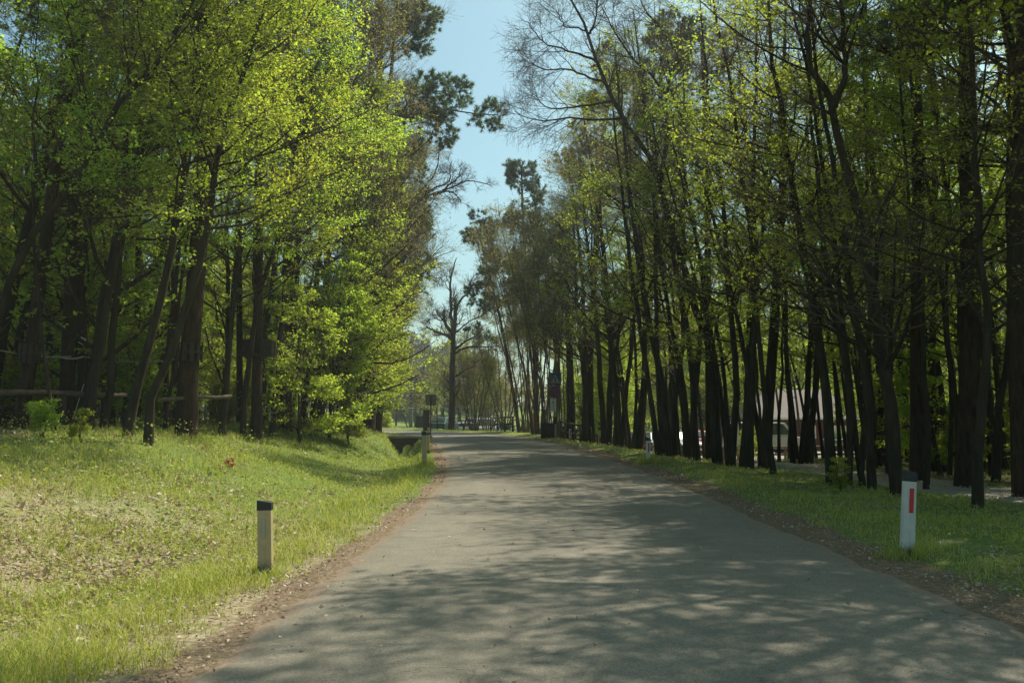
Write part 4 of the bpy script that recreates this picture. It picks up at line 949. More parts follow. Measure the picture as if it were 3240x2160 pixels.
# ------------------------------------------------------------------ what grows and lies on the ground
def sample(n, y0, y1, r, bias=1.0):
    """points inside a wide view wedge, denser near the camera"""
    y = np.exp(r.uniform(math.log(y0), math.log(y1), n)) if bias else r.uniform(y0, y1, n)
    x = r.uniform(-1, 1, n) * (y * .66 + 1.5)
    return x, y
def blades(r, x, y, z, h, w, lean=.5, seg=1):
    n = len(x); p = np.stack([x, y, z - .01], -1)
    a = r.uniform(0, 2 * math.pi, n); sd_ = np.stack([np.cos(a), np.sin(a), np.zeros(n)], -1) * (w * .5)[:, None]
    b = r.uniform(0, 2 * math.pi, n); ln = np.stack([np.cos(b), np.sin(b), np.zeros(n)], -1) * (h * r.uniform(.1, lean, n))[:, None]
    m = p + ln * .35 + UP * (h * .6)[:, None]; t = p + ln + UP * (h * r.uniform(.75, 1, n))[:, None]
    V = np.stack([p - sd_, p + sd_, m + sd_ * .7, m - sd_ * .7, t], 1).reshape(-1, 3)
    k = np.arange(n)[:, None] * 5
    return V, [k + np.array([[0, 1, 2, 3]]), k + np.array([[3, 2, 4]])]
r = np.random.default_rng(77)
def zone(x, y):
    lat_, s0 = lateral(x, y); tl_, tr_ = -lat_ - HW, lat_ - HW
    return lat_, tl_, tr_
# grass
N = 400000
x, y = sample(N, 2.4, 75, r)
lat_, tl_, tr_ = zone(x, y)
patch = vnoise(x, y, .9, 8); patch2 = vnoise(x, y, .25, 9); big = vnoise(x, y, 3.0, 10)
nearL = 1 - ss((y - 5) / 14)
verge = np.exp(-((tl_ - .95) / .55) ** 2)
dens = np.where(lat_ < 0,
                ss((tl_ - .02 - .5 * patch2) / .3) * (1 - ss((tl_ - 7.2) / 1.2)) * np.clip(.15 + 1.0 * verge + (1 - nearL) * .75 + (patch - .5) * 1.1 + .25, 0, 1),
                ss((tr_ - .05 - .9 * patch2) / .35) * (1 - .85 * ss((tr_ - 5.5) / 2)) * np.clip(.26 + 1.3 * (patch - .5) + .6 * np.exp(-((tr_ - .8) / .5) ** 2), 0, 1))
dens = dens * (1 - lot_mask(x, y)) * ss((path_dist(x, y) - 1.15 - .5 * patch2) / .35)
dens = np.where(y > 60, np.where(lat_ > HW + .3, .6, dens), dens)
kp = r.uniform(0, 1, N) < dens
x, y, tlk, verge, latk = x[kp], y[kp], tl_[kp], verge[kp], lat_[kp]
for (qx, qy) in ((842, 1825), (2867, 1765), (1344, 1475), (2050, 1465)):
    g_ = G(qx, qy, 4, 62); an = r.uniform(0, 6.28, 420); rd__ = .06 + np.abs(r.normal(0, .13, 420))
    x = np.concatenate([x, g_[0] + np.cos(an) * rd__]); y = np.concatenate([y, g_[1] + np.sin(an) * rd__])
    verge = np.concatenate([verge, np.full(420, .9)]); latk = np.concatenate([latk, np.full(420, -3.)]); tlk = np.concatenate([tlk, np.zeros(420)])
z = terrain(x, y, raw=True)
h = (.055 + .075 * r.uniform(0, 1, len(x)) ** 1.5) * (1 + .7 * verge * (latk < 0)) * (.6 + 1.1 * vnoise(x, y, .6, 12)) * (1 + .9 * ss((tlk - 3) / 2) * vnoise(x, y, .35, 13) * (latk < 0))
w = np.clip(.0035 + y * .00042, .004, .024)
V, Fc = blades(r, x, y, z, h, w, 1.1)
tag(link('grass', npmesh('grass', V, Fc, M['grass'])), 'fresh spring grass on both verges and the left bank', kind='stuff')
N = 120000
x, y = sample(N, 2.4, 26, r); lat_, tl_, tr_ = zone(x, y); patch = vnoise(x, y, .8, 30)
kp = r.uniform(0, 1, N) < np.where(lat_ < 0, ss((tl_ - .8) / .7) * (1 - ss((tl_ - 7.5) / 1)) * np.clip((patch - .3) * 2.2, 0, 1) * (1 - .6 * ss((y - 9) / 14)), ss((tr_ - .4) / .5) * np.clip(patch - .62, 0, 1) * (1 - ss((tr_ - 4) / 2)))
x, y = x[kp], y[kp]; z = terrain(x, y, raw=True)
V, Fc = blades(r, x, y, z, .03 + .07 * r.uniform(0, 1, len(x)), np.clip(.004 + y * .0005, .004, .02), 3.2)
M['straw'] = leafmat('dry_grass_blade', [(.38, .32, .19), (.50, .44, .28), (.60, .55, .38), (.44, .42, .20)], (1.1, 1.0, .7), tf=.3)
tag(link('dry_grass', npmesh('dry_grass', V, Fc, M['straw'])), 'pale flattened dry grass among the green on the left bank', kind='stuff')
# herbs: small round leaves
N = 210000
x, y = sample(N, 2.4, 45, r)
lat_, tl_, tr_ = zone(x, y); patch = vnoise(x, y, 1.3, 15); p2 = vnoise(x, y, .35, 16)
dens = np.where(lat_ < 0, ss((tl_ - .9) / .6) * (1 - .7 * ss((tl_ - 7.5) / 1.5)) * np.clip((patch * .7 + p2 * .5 - .3) * 1.6, 0, 1),
                ss((tr_ - .8) / .6) * np.clip((patch * .6 + p2 * .6 - .25) * 1.4, 0, 1) * (1 - .5 * ss((tr_ - 7) / 4)))
dens = dens * (1 - lot_mask(x, y)) * ss((path_dist(x, y) - 1.2 - .4 * p2) / .3)
kp = r.uniform(0, 1, N) < dens; x, y = x[kp], y[kp]
tq = tl_[kp]; z = terrain(x, y, raw=True) + r.uniform(.0, .09, len(x)) * (.4 + vnoise(x, y, .5, 18)) * (1 + 5 * ss((tq - 3.6) / 1.5) * (1 - ss((tq - 8.5) / 2)) * ss((vnoise(x, y, .8, 19) - .25) / .5))
pos = np.stack([x, y, z], -1); ax = r.normal(size=pos.shape); ax[:, 2] = r.uniform(0, .9, len(x))
lv = leaves(r, pos, ax, np.clip(.028 + y * .0011, .03, .08), .55, .75)
tag(link('low_herbs', npmesh('low_herbs', lv[0], [lv[1]], M['herb'])), 'low leafy herbs covering the banks', kind='stuff')
# last year's leaves
N = 190000
x, y = sample(N, 2.2, 50, r)
lat_, tl_, tr_ = zone(x, y); patch = vnoise(x, y, 1.0, 20); p2 = vnoise(x, y, .3, 21)
edge_ = np.exp(-((np.minimum(np.abs(tl_ - .15), np.abs(tr_ - .15))) / .16) ** 2)
on_road = (np.abs(lat_) < HW - .25)
dens = np.where(lat_ < 0, ss((tl_ + .1) / .4) * np.clip(.12 + .6 * (1 - ss((y - 6) / 16)) + (patch - .5) * 1.3 + (p2 - .5) * 1.0 + .5 * ss((tl_ - 7) / 1), 0, 1),
                ss((tr_ + .1) / .4) * np.clip(.26 + (patch - .5) * 1.1 + .35 * ss((tr_ - 6) / 2), 0, 1))
dens = np.maximum(dens, edge_ * .4); dens = np.where(on_road, .006 + .02 * ss((np.abs(lat_) - 1.8) / .8), dens) * (1 - .8 * lot_mask(x, y))
kp = r.uniform(0, 1, N) < dens; x, y, lk = x[kp], y[kp], lat_[kp]
z = terrain(x, y, raw=True); z = np.where(np.abs(lk) < HW, z + .055, z + r.uniform(.0, .05, len(x)))
pos = np.stack([x, y, z], -1); ax = r.normal(size=pos.shape); ax[:, 2] = r.uniform(-.1, .45, len(x))
lv = leaves(r, pos, ax, np.clip(.022 + y * .0014 + .026 * (lk < -HW - .9), .022, .09), .7, .6)
tag(link('fallen_leaves', npmesh('fallen_leaves', lv[0], [lv[1]], M['litter'])), 'dry tan leaves of last year lying over the verge and left bank', kind='stuff')

# ------------------------------------------------------------------ marker posts
def marker(px, py_base, py_top, face, label, tilt=(0, 0), dd_=None):
    g_ = G(px, py_base, 4, 62) if dd_ is None else np.array([(px - CX) / FPX * dd_, dd_, tz((px - CX) / FPX * dd_, dd_)])
    H = float(P(px, py_top, g_[1])[2]) - g_[2] + .04

    H = min(max(H, .75), 1.05)
    e = empty('marker_post', (g_[0], g_[1], g_[2] - .04), 0, label, 'marker post', 'roadside marker posts')
    e.rotation_euler = (tilt[0], tilt[1], 0)
    w, dp = .134, .10
    hb = H * .875
    b = MB()
    n = len(b.v)
    # body: five-sided, slightly tapering, blunt ridge to the road
    prof = [(-w / 2, -dp / 2), (w / 2, -dp / 2), (w / 2, dp * .25), (w * .22, dp / 2), (-w * .22, dp / 2), (-w / 2, dp * .25)]
    def ringbuild(z0, z1, k0, k1, slope=0):
        m_ = MB()
        for z_, k_, s_ in ((z0, k0, 0), (z1, k1, slope)):
            for (a_, c_) in prof: m_.v.append((a_ * k_, c_ * k_, z_ - s_ * (a_ / w + .5)))
        nn = len(prof)
        for i in range(nn):
            j = (i + 1) % nn; m_.f.append((i, j, nn + j, nn + i))
        m_.f.append(tuple(nn + i for i in range(nn))); m_.f.append(tuple(range(nn))[::-1])
        return m_
    ringbuild(-.1, hb, 1.0, .96).build('body', M['white_pl'] if face == 'red' else M['tan_pl'], e, .004)
    ringbuild(hb + .001, H, 1.03, 1.0, .025).build('cap', M['black_pl'], e, .004)
    if face == 'red': MB().box((.012, -dp / 2 - .004, hb - .20), (.045, .008, .26)).build('reflector', M['red_refl'], e, .002)
    else: MB().box((-.005, -dp / 2 - .004, hb - .17), (.032, .008, .17)).build('reflector', M['grey_refl'], e, .002)
    return e
marker(842, 1825, 1580, 'grey', 'nearest grimy marker post with black cap on the left verge', (0, -.035))
marker(2867, 1765, 1485, 'red', 'nearest white marker post with red stripe and black cap on the right verge', (0, .075))
marker(1344, 1475, 1360, 'grey', 'second marker post on the left verge, at the start of the bend', (0, -.03))
marker(1356, 1425, 1366, 'grey', 'third left marker post, half hidden behind the second', dd_=32)
marker(1357, 1385, 1345, 'grey', 'farthest and smallest left marker post by the square sign back', dd_=45)
marker(2050, 1465, 1383, 'red', 'second red-striped marker post on the right, before the thick clump of stems', (0, .02))
marker(1803, 1404, 1355, 'red', 'third red-striped marker post on the right, right of the traffic signs', dd_=47)
marker(1656, 1378, 1342, 'red', 'smallest striped marker post on the right, beyond the traffic signs', dd_=58)

# ------------------------------------------------------------------ traffic signs
dS = 44.5
sx = (1757 - CX) / FPX * dS; z0 = tz(sx, dS)
e = empty('traffic_sign', (sx, dS, z0), 0, 'stacked traffic signs on one post: blue crossing square, red-ringed disc, white arrow plate', 'traffic sign')
def zz(py): return float(P(1757, py, dS)[2]) - z0
MB().tube((0, .05, -.2), (0, .05, zz(1178)), .045, n=12).build('pole', M['galv'], e)
q = MB().box((0, 0, (zz(1178) + zz(1219)) / 2), (.60, .03, zz(1178) - zz(1219))).build('crossing_sign', M['sign_blue'], e, .004)
zc = (zz(1178) + zz(1219)) / 2; f = (zz(1178) - zz(1219)) / .6
MB().prism([(-.22, zc - .21), (.22, zc - .21), (0, zc + .23)], -.021, -.016).build('triangle', M['sign_cream'], q)
fig = MB()
def strokeXZ(mb, a, b, w, y0=-.028, y1=-.022):
    a, b = np.array(a, float), np.array(b, float); d = b - a; n = np.array([d[1], -d[0]]) / np.linalg.norm(d) * w / 2
    mb.prism([tuple(a - n), tuple(a + n), tuple(b + n), tuple(b - n)][::1], y0, y1)
def discXZ(mb, c, r_, y0, y1, n=24):
    mb.prism([(c[0] + r_ * math.cos(2 * math.pi * i / n), c[1] + r_ * math.sin(2 * math.pi * i / n)) for i in range(n)], y0, y1)
discXZ(fig, (0.0, zc + .10), .026, -.028, -.022, 12)
for a, b, w_ in (((0, zc + .07), (-.005, zc - .04), .05), ((-.005, zc - .04), (-.065, zc - .15), .03), ((0, zc - .04), (.055, zc - .15), .03), ((0, zc + .055), (-.055, zc - .02), .02), ((0, zc + .055), (.055, zc - .02), .02)):
    strokeXZ(fig, a, b, w_)
for k in range(5):
    xk = -.14 + .07 * k; strokeXZ(fig, (xk, zc - .195), (xk * .8, zc - .165), .022)
fig.build('walking_figure', M['sign_black'], q)
zd = (zz(1220) + zz(1259)) / 2; rd_ = (zz(1220) - zz(1259)) / 2
xo = -.05
dm = MB(); discXZ(dm, (xo, zd), rd_, -.012, .008, 40); dn = dm.build('no_stopping_sign', M['sign_red'], e)
dm = MB(); discXZ(dm, (xo, zd), rd_ * .78, -.017, -.0135, 40); dm.build('blue_field', M['sign_blue'], dn)
dm = MB(); k = rd_ * .56; strokeXZ(dm, (xo - k, zd - k), (xo + k, zd + k), .075, -.022, -.018); strokeXZ(dm, (xo - k, zd + k), (xo + k, zd - k), .075, -.0265, -.0225); dm.build('red_cross', M['sign_red'], dn)
za, zb_ = zz(1262), zz(1300); xp = -.11
pl = MB().box((xp, 0, (za + zb_) / 2), (.31, .02, za - zb_)).build('arrow_plate', M['sign_white'], e, .003)
ar = MB(); zt = za - .09; strokeXZ(ar, (xp, zb_ + .16), (xp, zt), .022, -.018, -.012); strokeXZ(ar, (xp - .055, zt - .09), (xp, zt), .02, -.025, -.019); strokeXZ(ar, (xp + .055, zt - .09), (xp, zt), .02, -.032, -.026)
ar.build('arrow', M['sign_black'], pl)
ar = MB()
for k in range(5): ar.box((xp - .07 + .035 * k, -.014, zb_ + .08), (.02, .006, .035))
ar.build('small_print', M['sign_black'], pl)
MB().box((-.02, .05, zz(1330)), (.14, .1, .35)).build('clamp_box', M['black_pl'], e)

d = 47; X = (1364 - CX) / FPX * d; z0 = tz(X, d)
e = empty('traffic_sign', (X, d, z0), 0, 'back of a plain square sign on a thin pole at the inside of the bend', 'traffic sign')
MB().tube((0, 0, -.2), (0, 0, 2.25), .03, n=8).build('pole', M['dwood'], e)
MB().box((0, .04, 2.02), (.58, .025, .58)).build('sign_panel', M['sign_back'], e, .01)

# ------------------------------------------------------------------ culvert under the side crossing
d = 44.6; X = (1283 - CX) / FPX * d
e = empty('culvert', (X, d, 0), 0, 'dark arched culvert headwall across the grassy ditch by the bend', 'culvert')
zt = float(P(1283, 1386, d)[2]); 
pts = []
w_, ri = 1.25, .30
zc_ = zt - .62
m_ = MB()
arc = [(ri * math.cos(t) + .15, zc_ + ri * math.sin(t)) for t in np.linspace(math.pi, 0, 13)]
outer = [(-w_, zt), (-w_, zt - 1.5), (.15 - ri, zt - 1.5)] + arc + [(.15 + ri, zt - 1.5), (w_, zt - 1.5), (w_, zt)]
for a, b in zip([(.15 - ri, zt - 1.5)] + arc, arc + [(.15 + ri, zt - 1.5)]):
    if abs(a[0] - b[0]) < 1e-4: continue
    m_.prism([(a[0], a[1]), (b[0], b[1]), (b[0], zt), (a[0], zt)], 0, .35)
m_.prism([(-w_, zt - 1.5), (.15 - ri, zt - 1.5), (.15 - ri, zt), (-w_, zt)], 0, .35)
m_.prism([(.15 + ri, zt - 1.5), (w_, zt - 1.5), (w_, zt), (.15 + ri, zt)], 0, .35)
m_.build('headwall', M['dstone'], e)
MB().box((0, .18, zt + .06), (2 * w_ + .2, .5, .12)).build('coping', M['concrete'], e, .01)

# ------------------------------------------------------------------ timber and ropes in the left wood
def log_rail(px0, py0, d0, px1, py1, d1, rad, posts, label, hw_=.11):
    a, b = P(px0, py0, d0), P(px1, py1, d1)
    e = empty('log_rail', tuple(a), 0, label, 'log rail', 'log rails of the rope course')
    tt_ = np.linspace(0, 1, 15); lp = (b - a)[None] * tt_[:, None] + UP[None] * (.018 * np.sin(tt_ * 9 + px0))[:, None]
    lr = rad * (1 + .08 * np.sin(tt_ * 14 + px1) - .12 * tt_); lp = np.concatenate([lp[:1], lp, lp[-1:]]); lr = np.concatenate([[.001], lr, [.001]]); lp[0] = lp[1] - (b - a) * 1e-4; lp[-1] = lp[-2] + (b - a) * 1e-4
    V, F_ = tubes(lp[None], lr[None], 12); link('log', npmesh('log', V, [F_], M['mwood'], True), e)
    for t in posts:
        p = (b - a) * t; w0 = a + p
        MB().tube((p[0], p[1] + .03, tz(w0[0], w0[1]) - a[2] - .1), (p[0], p[1] + .03, p[2] - rad * .6), .075, .07, 10).build('post', M['dwood'], e, smooth=True)
    return e
log_rail(-160, 1238, 17.5, 400, 1250, 21, .07, (.15, .60), 'thick pale-topped log rail running in from the left frame edge')
log_rail(180, 1226, 23, 345, 1215, 24, .06, (.1, .9), 'short log rail behind the twin pine trunks')
log_rail(390, 1245, 23.5, 545, 1243, 24, .05, (.05, .95), 'middle log rail between the leaning trunks')
log_rail(500, 1262, 20.2, 730, 1253, 22, .05, (), 'log rail running in front of the thickest pine to the bush')
def collar(px, py, d, rt, label):
    c = P(px, py, d); e = empty('plank_collar', tuple(c), 0, label, 'plank collar', 'plank collars on tree trunks')
    for k in range(11):
        t = 2 * math.pi * k / 11; m = Matrix.Rotation(t, 3, 'Z')
        MB().box(m @ Vector((0, -rt - .03, 0)), (.09, .03, .42 + .06 * math.sin(k * 2.7)), m).build('plank', M['dwood'], e, .004)
    MB().tube((0, 0, -.02), (0, 0, .02), rt + .06, n=16).build('band', M['dwood'], e)
collar(93, 1120, 19, .17, 'ring of upright planks round the leaning pine at the left edge')
collar(598, 1115, 21, .27, 'ring of upright planks round the thickest pine')
c = P(815, 1098, 25.3); e = empty('wooden_box', tuple(c), 0, 'dark wooden box platform fixed round a pine trunk on the left', 'tree platform')
MB().box((-.25, 0, 0), (.34, .3, .42)).build('side_panel', M['dwood'], e, .01); MB().box((.27, 0, 0), (.34, .3, .42)).build('side_panel', M['dwood'], e, .01)
MB().box((0, .25, 0), (.9, .04, .40)).build('back_panel', M['dwood'], e); MB().box((0, 0, -.24), (.95, .5, .05)).build('floor', M['dwood'], e)
def cable(p, q, rad, sag, label, name='cable'):
    n = 14; pts = np.array([p + (q - p) * t - UP * sag * 4 * t * (1 - t) for t in np.linspace(0, 1, n)])
    V, F_ = tubes(pts[None] - p, np.full((1, n), rad), 6)
    o = link(name, npmesh(name, V, [F_], M['rope'], True)); o.location = p
    return tag(o, label, 'rope', 'ropes strung in the left wood')
cable(P(0, 1108, 18.8), P(225, 1127, 20.8), .012, .06, 'upper thin rope from the left edge to the twin pines')
cable(P(190, 1128, 20.8), P(262, 1128, 20.6), .022, .05, 'short pale rope sling on the twin pine trunks')
cable(P(262, 1128, 22.3), P(598, 1130, 20.8), .011, .12, 'long thin rope strung across to the thickest pine')
cable(P(225, 1340, 21), P(265, 1215, 22), .012, .02, 'slack rope hanging between the twin pine trunks')
c = P(260, 1078, 22.1); e = tag(MB().box((0, 0, 0), (.15, .03, .16), Matrix.Rotation(.5, 3, 'Y')).build('notice_plate', M['sign_white'], None, .003), 'small pale notice plate nailed on the right twin pine', 'notice'); e.location = c
c = P(405, 620, 17.6)
e = empty('wicker_nest', tuple(c), 0, 'round twig nest with a pale hoop hanging in the upper left branches', 'hanging nest')
rr_ = np.random.default_rng(5); th = rr_.uniform(0, 2 * math.pi, 260); ph = np.arccos(rr_.uniform(-1, 1, 260))
p0 = np.stack([np.sin(ph) * np.cos(th), np.sin(ph) * np.sin(th), np.cos(ph) * .95], -1) * .23 * rr_.uniform(.8, 1.05, (260, 1)); dr = nz(np.cross(p0, rr_.normal(size=p0.shape))) * .16
V, F_ = tubes(np.stack([p0 - dr, p0 * 1.08, p0 + dr], 1), np.full((260, 3), .006), 4); link('twig_ball', npmesh('twig_ball', V, [F_], M['twig']), e)
t_ = np.linspace(-.2, math.pi + .2, 16); hp = np.stack([.24 * np.cos(t_) + .02, -.02 + 0 * t_, -.10 - .2 * np.sin(t_)], -1); V, F_ = tubes(hp[None], np.full((1, 16), .014), 6); link('hoop', npmesh('hoop', V, [F_], M['rope'], True), e)
# red-leafed seedling
g_ = G(722, 1478, 8, 30); e = empty('seedling', tuple(g_), 0, 'small red-leafed seedling in the grass of the left bank', 'plant')
MB().tube((0, 0, 0), (.02, 0, .16), .006, .004, 6).build('stem', M['twig'], e)
M['redleaf'] = leafmat('red_leaf', [(.30, .03, .02), (.42, .05, .03)], (1.4, .8, .6), tf=.3)
rr_ = np.random.default_rng(9); ps = np.stack([rr_.uniform(-.05, .07, 14), rr_.uniform(-.05, .05, 14), rr_.uniform(.06, .2, 14)], -1); lv = leaves(rr_, ps, rr_.normal(size=(14, 3)), .10, .3); link('leaves', npmesh('leaves', lv[0], [lv[1]], M['redleaf']), e)

# ------------------------------------------------------------------ railings, fence, hut, cars on the right
def railing(pa, pb, n, hgt, label, rails=(1.0, .55), diag=False, grp=None, mat='dwood', rr0=.05):
    a, b = np.array([*pa, tz(*pa)]), np.array([*pb, tz(*pb)])
    e = empty('timber_railing', tuple(a), 0, label, 'railing', grp)
    for k in range(n):
        p = (b - a) * k / (n - 1); MB().tube(p - UP * .1, p + UP * (hgt + .06), rr0 * 1.2, rr0, 8).build('post', M[mat], e, smooth=True)
    for f_ in rails:
        MB().tube(UP * hgt * f_, (b - a) + UP * hgt * f_, rr0, n=8).build('rail', M[mat], e, smooth=True)
    if diag:
        for k in range(n - 1):
            p = (b - a) * k / (n - 1); q_ = (b - a) * (k + 1) / (n - 1); MB().tube(p + UP * .1, q_ + UP * hgt * .95, rr0 * .7, n=8).build('brace', M[mat], e, smooth=True)
    return e
def XY(px, d): return ((px - CX) / FPX * d, d)
railing(XY(1553, 66), XY(1622, 60), 4, 1.0, 'dark timber railing dropping to the right beyond the bend', diag=True)
railing(XY(1775, 51), XY(1868, 46), 4, 1.05, 'braced timber footbridge railing just right of the traffic signs', (1.0, .5), True)
railing(XY(1782, 55), XY(1890, 50), 4, 1.05, 'timber footbridge railing on the far side of the small bridge', (1.0, .5))
railing(XY(1990, 47), XY(2330, 45), 9, .72, 'low log fence along the car park behind the bare beech', (1.0, .5), mat='wood', rr0=.06)
railing(XY(2350, 45), XY(2700, 43.5), 9, .72, 'low log fence in front of the grey-roofed hut', (1.0, .5), mat='wood', rr0=.06)
railing(XY(1625, 68), XY(1690, 66), 5, .9, 'pale timber fence glimpsed left of the signs', (1.0, .5), mat='wood', rr0=.04)

def base_z(x, y): return tz(x, y)
# the hut
xh, yh = XY(2545, 62); zh = tz(xh, yh); e = empty('hut', (xh, yh, zh), 0, 'red-boarded hut with a grey shingled hip roof behind the trees', 'hut')
wl = MB().box((0, 2, 1.05), (6.9, 4, 2.3)).build('wall', M['redwall'], e)
for xq in (-2.2, .2, 2.3): 
    fr = MB().box((xq, -.02, 1.25), (1.0, .06, .9)).build('window', M['white'], wl); 
MB().box((3.2, -.03, .95), (.0001 + .5, .05, 1.9)).build('door', M['dwood'], wl)
ze = 2.25; zr_ = float(P(2545, 1232, 62)[2]) - zh + .1
rf = MB(); rf.v = [(-4.1, -.8, ze), (4.1, -.8, ze), (4.1, 4.8, ze), (-4.1, 4.8, ze), (-2.3, 2, zr_), (2.6, 2, zr_), (-4.1, -.8, ze - .1), (4.1, -.8, ze - .1), (4.1, 4.8, ze - .1), (-4.1, 4.8, ze - .1)]
rf.f = [(0, 1, 5, 4), (1, 2, 5), (2, 3, 4, 5), (3, 0, 4), (0, 6, 7, 1), (1, 7, 8, 2), (2, 8, 9, 3), (3, 9, 6, 0), (9, 8, 7, 6)]
ro = rf.build('roof', M['roof'], e)
MB().box((0, -.83, ze - .07), (8.2, .05, .14)).build('fascia', M['white'], ro)
xh, yh = XY(3035, 40); zh = tz(xh, yh); e = empty('kiosk', (xh, yh, zh), 0, 'small dark kiosk with a white-edged flat roof behind the huge pine', 'kiosk')
MB().box((0, 1, .95), (2.2, 2, 2.1)).build('wall', M['dwood'], e); rr2 = MB().box((0, .9, 2.08), (2.9, 2.9, .12)).build('roof', M['dwood'], e); MB().box((0, -.57, 2.08), (2.92, .04, .16)).build('fascia', M['white'], rr2)
MB().box((-.1, -.03, 1.1), (1.1, .05, .7)).build('hatch', M['glass'], e)

def car_paint(name, c):
    m = simple(name, c, .35, .6, .1, .05); m.node_tree.nodes['Principled BSDF'].inputs['Coat Weight'].default_value = .6; return m
paints = dict(white=car_paint('white_car_paint', (.48, .48, .47)), silver=car_paint('silver_car_paint', (.38, .39, .4)), red=car_paint('red_car_paint', (.38, .02, .025)), dark=car_paint('dark_car_paint', (.03, .035, .045)), teal=car_paint('teal_car_paint', (.03, .08, .075)), blue=car_paint('blue_car_paint', (.04, .09, .22)))
def car(px, d, rz, paint, label, kind=0):
    x, y = XY(px, d); e = empty('parked_car', (x, y, tz(x, y)), rz, label, 'car', 'cars parked beyond the trees')
    L_ = 4.2 if kind == 0 else 4.9; top = 1.46 if kind == 0 else 1.95
    if kind == 0:
        lower = [(-2.1, .35), (2.1, .32), (2.12, .62), (2.0, .78), (1.05, .93), (-1.75, .98), (-2.08, .88)]
        cab = [(1.05, .93), (.35, top - .04), (-.2, top), (-1.25, top - .04), (-1.85, .97)]
    else:
        lower = [(-2.4, .38), (2.4, .35), (2.43, .75), (2.3, .98), (1.65, 1.1), (-2.35, 1.1)]
        cab = [(1.65, 1.1), (1.05, top - .05), (.6, top), (-2.2, top), (-2.35, 1.1)]
    def loft(pts, w0, w1, zlo, zhi):
        m = MB(); n = len(pts)
        for s in (-1, 1):
            for x_, z_ in pts: m.v.append((x_, s * (w0 + (w1 - w0) * (z_ - zlo) / max(zhi - zlo, .01)), z_))
        m.f.append(tuple(range(n))); m.f.append(tuple(range(2 * n - 1, n - 1, -1)))
        for i in range(n):
            j = (i + 1) % n; m.f.append((j, i, n + i, n + j))
        return m
    bd = loft(lower, .86, .84, .35, 1.0).build('body', paints[paint], e, .05)
    cb = loft(cab, .80, .62, .93, top).build('cabin', paints[paint], e, .05)
    zlo, zhi = .93, top
    gl = MB(); inset = .06
    cxm = sum(p[0] for p in cab) / len(cab); czm = sum(p[1] for p in cab) / len(cab)
    for s in (-1, 1):
        n = len(gl.v); pp = [(cxm + (x_ - cxm) * .86, czm + (z_ - czm) * .78) for x_, z_ in cab]
        for x_, z_ in pp: gl.v.append((x_, s * (.80 + (.62 - .80) * (z_ - zlo) / (zhi - zlo) + .012), z_))
        gl.f.append(tuple(n + i for i in range(len(pp))))
    gl.build('side_window', M['glass'], cb)
    for (a, b), nm in (((cab[0], cab[1]), 'windscreen'), ((cab[-1], cab[-2]), 'rear_window')):
        g2 = MB(); dx_ = .02 * (1 if nm == 'windscreen' else -1)
        for t, ww in ((.12, .70), (.88, .58)):
            x_, z_ = a[0] + (b[0] - a[0]) * t + dx_, a[1] + (b[1] - a[1]) * t + .015
            g2.v += [(x_, -ww, z_), (x_, ww, z_)]
        g2.f.append((0, 1, 3, 2)); g2.build(nm, M['glass'], cb)
    for sx_ in (1.28, -1.3):
        for s in (-1, 1):
            w_ = MB().tube((sx_, s * .66, .32), (sx_, s * .87, .32), .32, n=18).build('wheel', M['tyre'], e, smooth=False)
            MB().tube((sx_, s * .872, .32), (sx_, s * .88, .32), .2, n=14).build('rim', M['rim'], w_)
    for s in (-1, 1): MB().box((lower[2][0] - .03, s * .62, .66), (.1, .3, .12)).build('headlight', M['lamp'], e, .02)
    return e
car(1412, 86, 1.2, 'teal', 'teal small car tucked against the left of the lone oak')
car(1478, 88, 0.5, 'silver', 'silver car right behind the lone oak')
car(1530, 90, 1.0, 'white', 'white car seen between the oak and the dark railing', 1)
car(1600, 92, 1.3, 'blue', 'bluish car beyond the dark timber railing')
car(1990, 58, 1.45, 'red', 'red car behind the low log fence, nearest to the signs')
car(2040, 52, 1.2, 'dark', 'dark car beside the farther striped post')
car(2145, 55, -1.3, 'silver', 'silver car between the bare beech and the thick stem clump')
car(2190, 60, 1.5, 'red', 'dark red car partly behind the bare beech')
car(2330, 57, 1.4, 'white', 'white car behind the pair of slim stems')
car(2415, 54, .2, 'white', 'white van showing beside the thick trunk before the hut', 1)
car(2260, 66, 1.5, 'dark', 'dark van at the back of the car park', 1)
car(2700, 56, .4, 'dark', 'dark car right of the hut')
# small things by the roadside
def at(px, d): x, y = XY(px, d); return (x, y, tz(x, y))
e = empty('notice_board', at(1350, 60), 0, 'dark upright notice board on the inside of the bend', 'notice board')
MB().box((0, 0, .75), (.42, .08, 1.35)).build('board', M['dwood'], e, .02); MB().box((0, 0, 1.45), (.55, .22, .06)).build('roof', M['dwood'], e); MB().tube((-.17, .07, -.1), (-.17, .07, 1.4), .04).build('post', M['dwood'], e); MB().tube((.17, .07, -.1), (.17, .07, 1.4), .04).build('post', M['dwood'], e)
e = empty('information_pillar', at(1301, 84), 0, 'slim pale pillar on the lawn under the orange-tinted tree', 'pillar')
MB().box((0, 0, .9), (.36, .2, 1.8), taper=.9).build('column', M['concrete'], e, .02); MB().box((0, 0, 1.84), (.44, .28, .07)).build('cap', M['white'], e, .01)
e = empty('litter_bin', at(1335, 82), 0, 'dark box-shaped bin on the lawn behind the notice board', 'bin')
MB().box((0, 0, .55), (1.0, .8, 1.0)).build('bin_body', M['black_pl'], e, .03); MB().box((0, 0, 1.08), (1.06, .86, .08)).build('lid', M['black_pl'], e, .02)
e = empty('green_box', at(1322, 90), 0, 'bright green utility box on the far lawn', 'utility box')
MB().box((0, 0, .6), (.6, .5, 1.2)).build('cabinet', M['green_p'], e, .02); MB().box((0, 0, 1.23), (.68, .58, .06)).build('lid', M['green_p'], e)
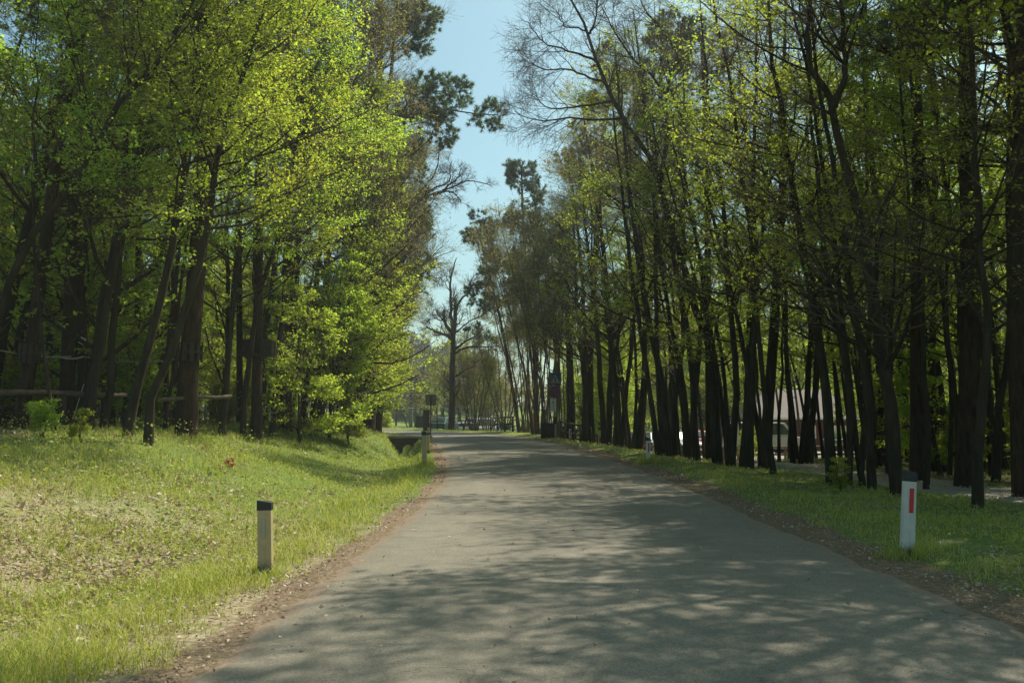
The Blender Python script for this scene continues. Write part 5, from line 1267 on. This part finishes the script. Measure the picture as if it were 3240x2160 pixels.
e = empty('compost_bin', at(1733, 46.5), 0, 'dark mesh bin beside the foot of the traffic sign post', 'bin')
for k in range(9): MB().box((-.36 + .09 * k, -.3, .4), (.05, .02, .85)).build('slat', M['dwood'], e)
MB().box((0, 0, .38), (.72, .56, .8)).build('bin_body', M['black_pl'], e, .02)
e = empty('green_post', at(2196, 44), 0, 'bright green upright post among the trunks by the car park', 'post')
MB().tube((0, 0, -.1), (0, 0, 1.3), .06, .055, 12).build('shaft', M['green_p'], e); MB().tube((0, 0, 1.3), (0, 0, 1.36), .08, .05, 12).build('cap', M['green_p'], e)
for px, d_, lab in ((1678, 62, 'orange strip banner on a stake left of the traffic signs'), (1881, 54, 'orange strip banner on a stake behind the paired stems')):
    e = empty('orange_banner', at(px, d_), 0, lab, 'banner'); MB().tube((0, 0, -.1), (0, 0, 1.5), .025).build('stake', M['dwood'], e); MB().box((.12, -.03, 1.0), (.22, .015, .85)).build('cloth', M['orange'], e)
# clipped hedge
x, y, z = at(1185, 68); rr_ = np.random.default_rng(31); n = 5200
ps = np.stack([rr_.uniform(-3.5, 1.3, n), rr_.uniform(-.5, .5, n), rr_.uniform(0, 1.25, n)], -1); ps += rr_.normal(size=ps.shape) * .04
e = empty('clipped_hedge', (x, y, z), 0, 'square clipped hedge on the far side of the bend', 'hedge'); lv = leaves(rr_, ps, rr_.normal(size=ps.shape), .14, .2, .7); link('foliage', npmesh('foliage', lv[0], [lv[1]], M['leaf_d']), e)
hb = MB()
for k in range(12): hb.tube((-3.3 + .4 * k, 0, -.1), (-3.25 + .4 * k, 0, 1.0), .03, .015, 5)
hb.build('stems', M['twig'], e)
# pale heap on the path edge
g_ = G(2450, 1478, 15, 45); m = MB(); rr_ = np.random.default_rng(3)
me = bpy.data.meshes.new('gravel_heap'); 
import bmesh
bm = bmesh.new(); bmesh.ops.create_icosphere(bm, subdivisions=4, radius=1)
for v in bm.verts:
    f_ = 1 + .25 * float(vnoise(np.array(v.co.x * 3 + 5), np.array(v.co.y * 3 + v.co.z), .8, 3)); v.co = Vector((v.co.x * .75 * f_, v.co.y * .5 * f_, v.co.z * .16 * f_))
bm.to_mesh(me); bm.free(); me.materials.append(M['gravel_heap']); o = link('gravel_heap', me); o.location = g_; tag(o, 'small pale heap of gravel on the path left of the hut', 'gravel heap')

# ------------------------------------------------------------------ faint spring haze
HZ = MB().box((0, 720, 25.2), (1900, 1640, 53.6))
m, nt, b, N, L = nodes('thin_haze'); pv = N('ShaderNodeVolumePrincipled'); pv.inputs['Density'].default_value = .0008; pv.inputs['Color'].default_value = (.85, .92, .9, 1); pv.inputs['Anisotropy'].default_value = .3
nt.nodes.remove(b); L(pv.outputs[0], nt.nodes['Material Output'].inputs['Volume'])
tag(HZ.build('haze', m), 'faint pale haze in the air over the road and woods', kind='stuff')
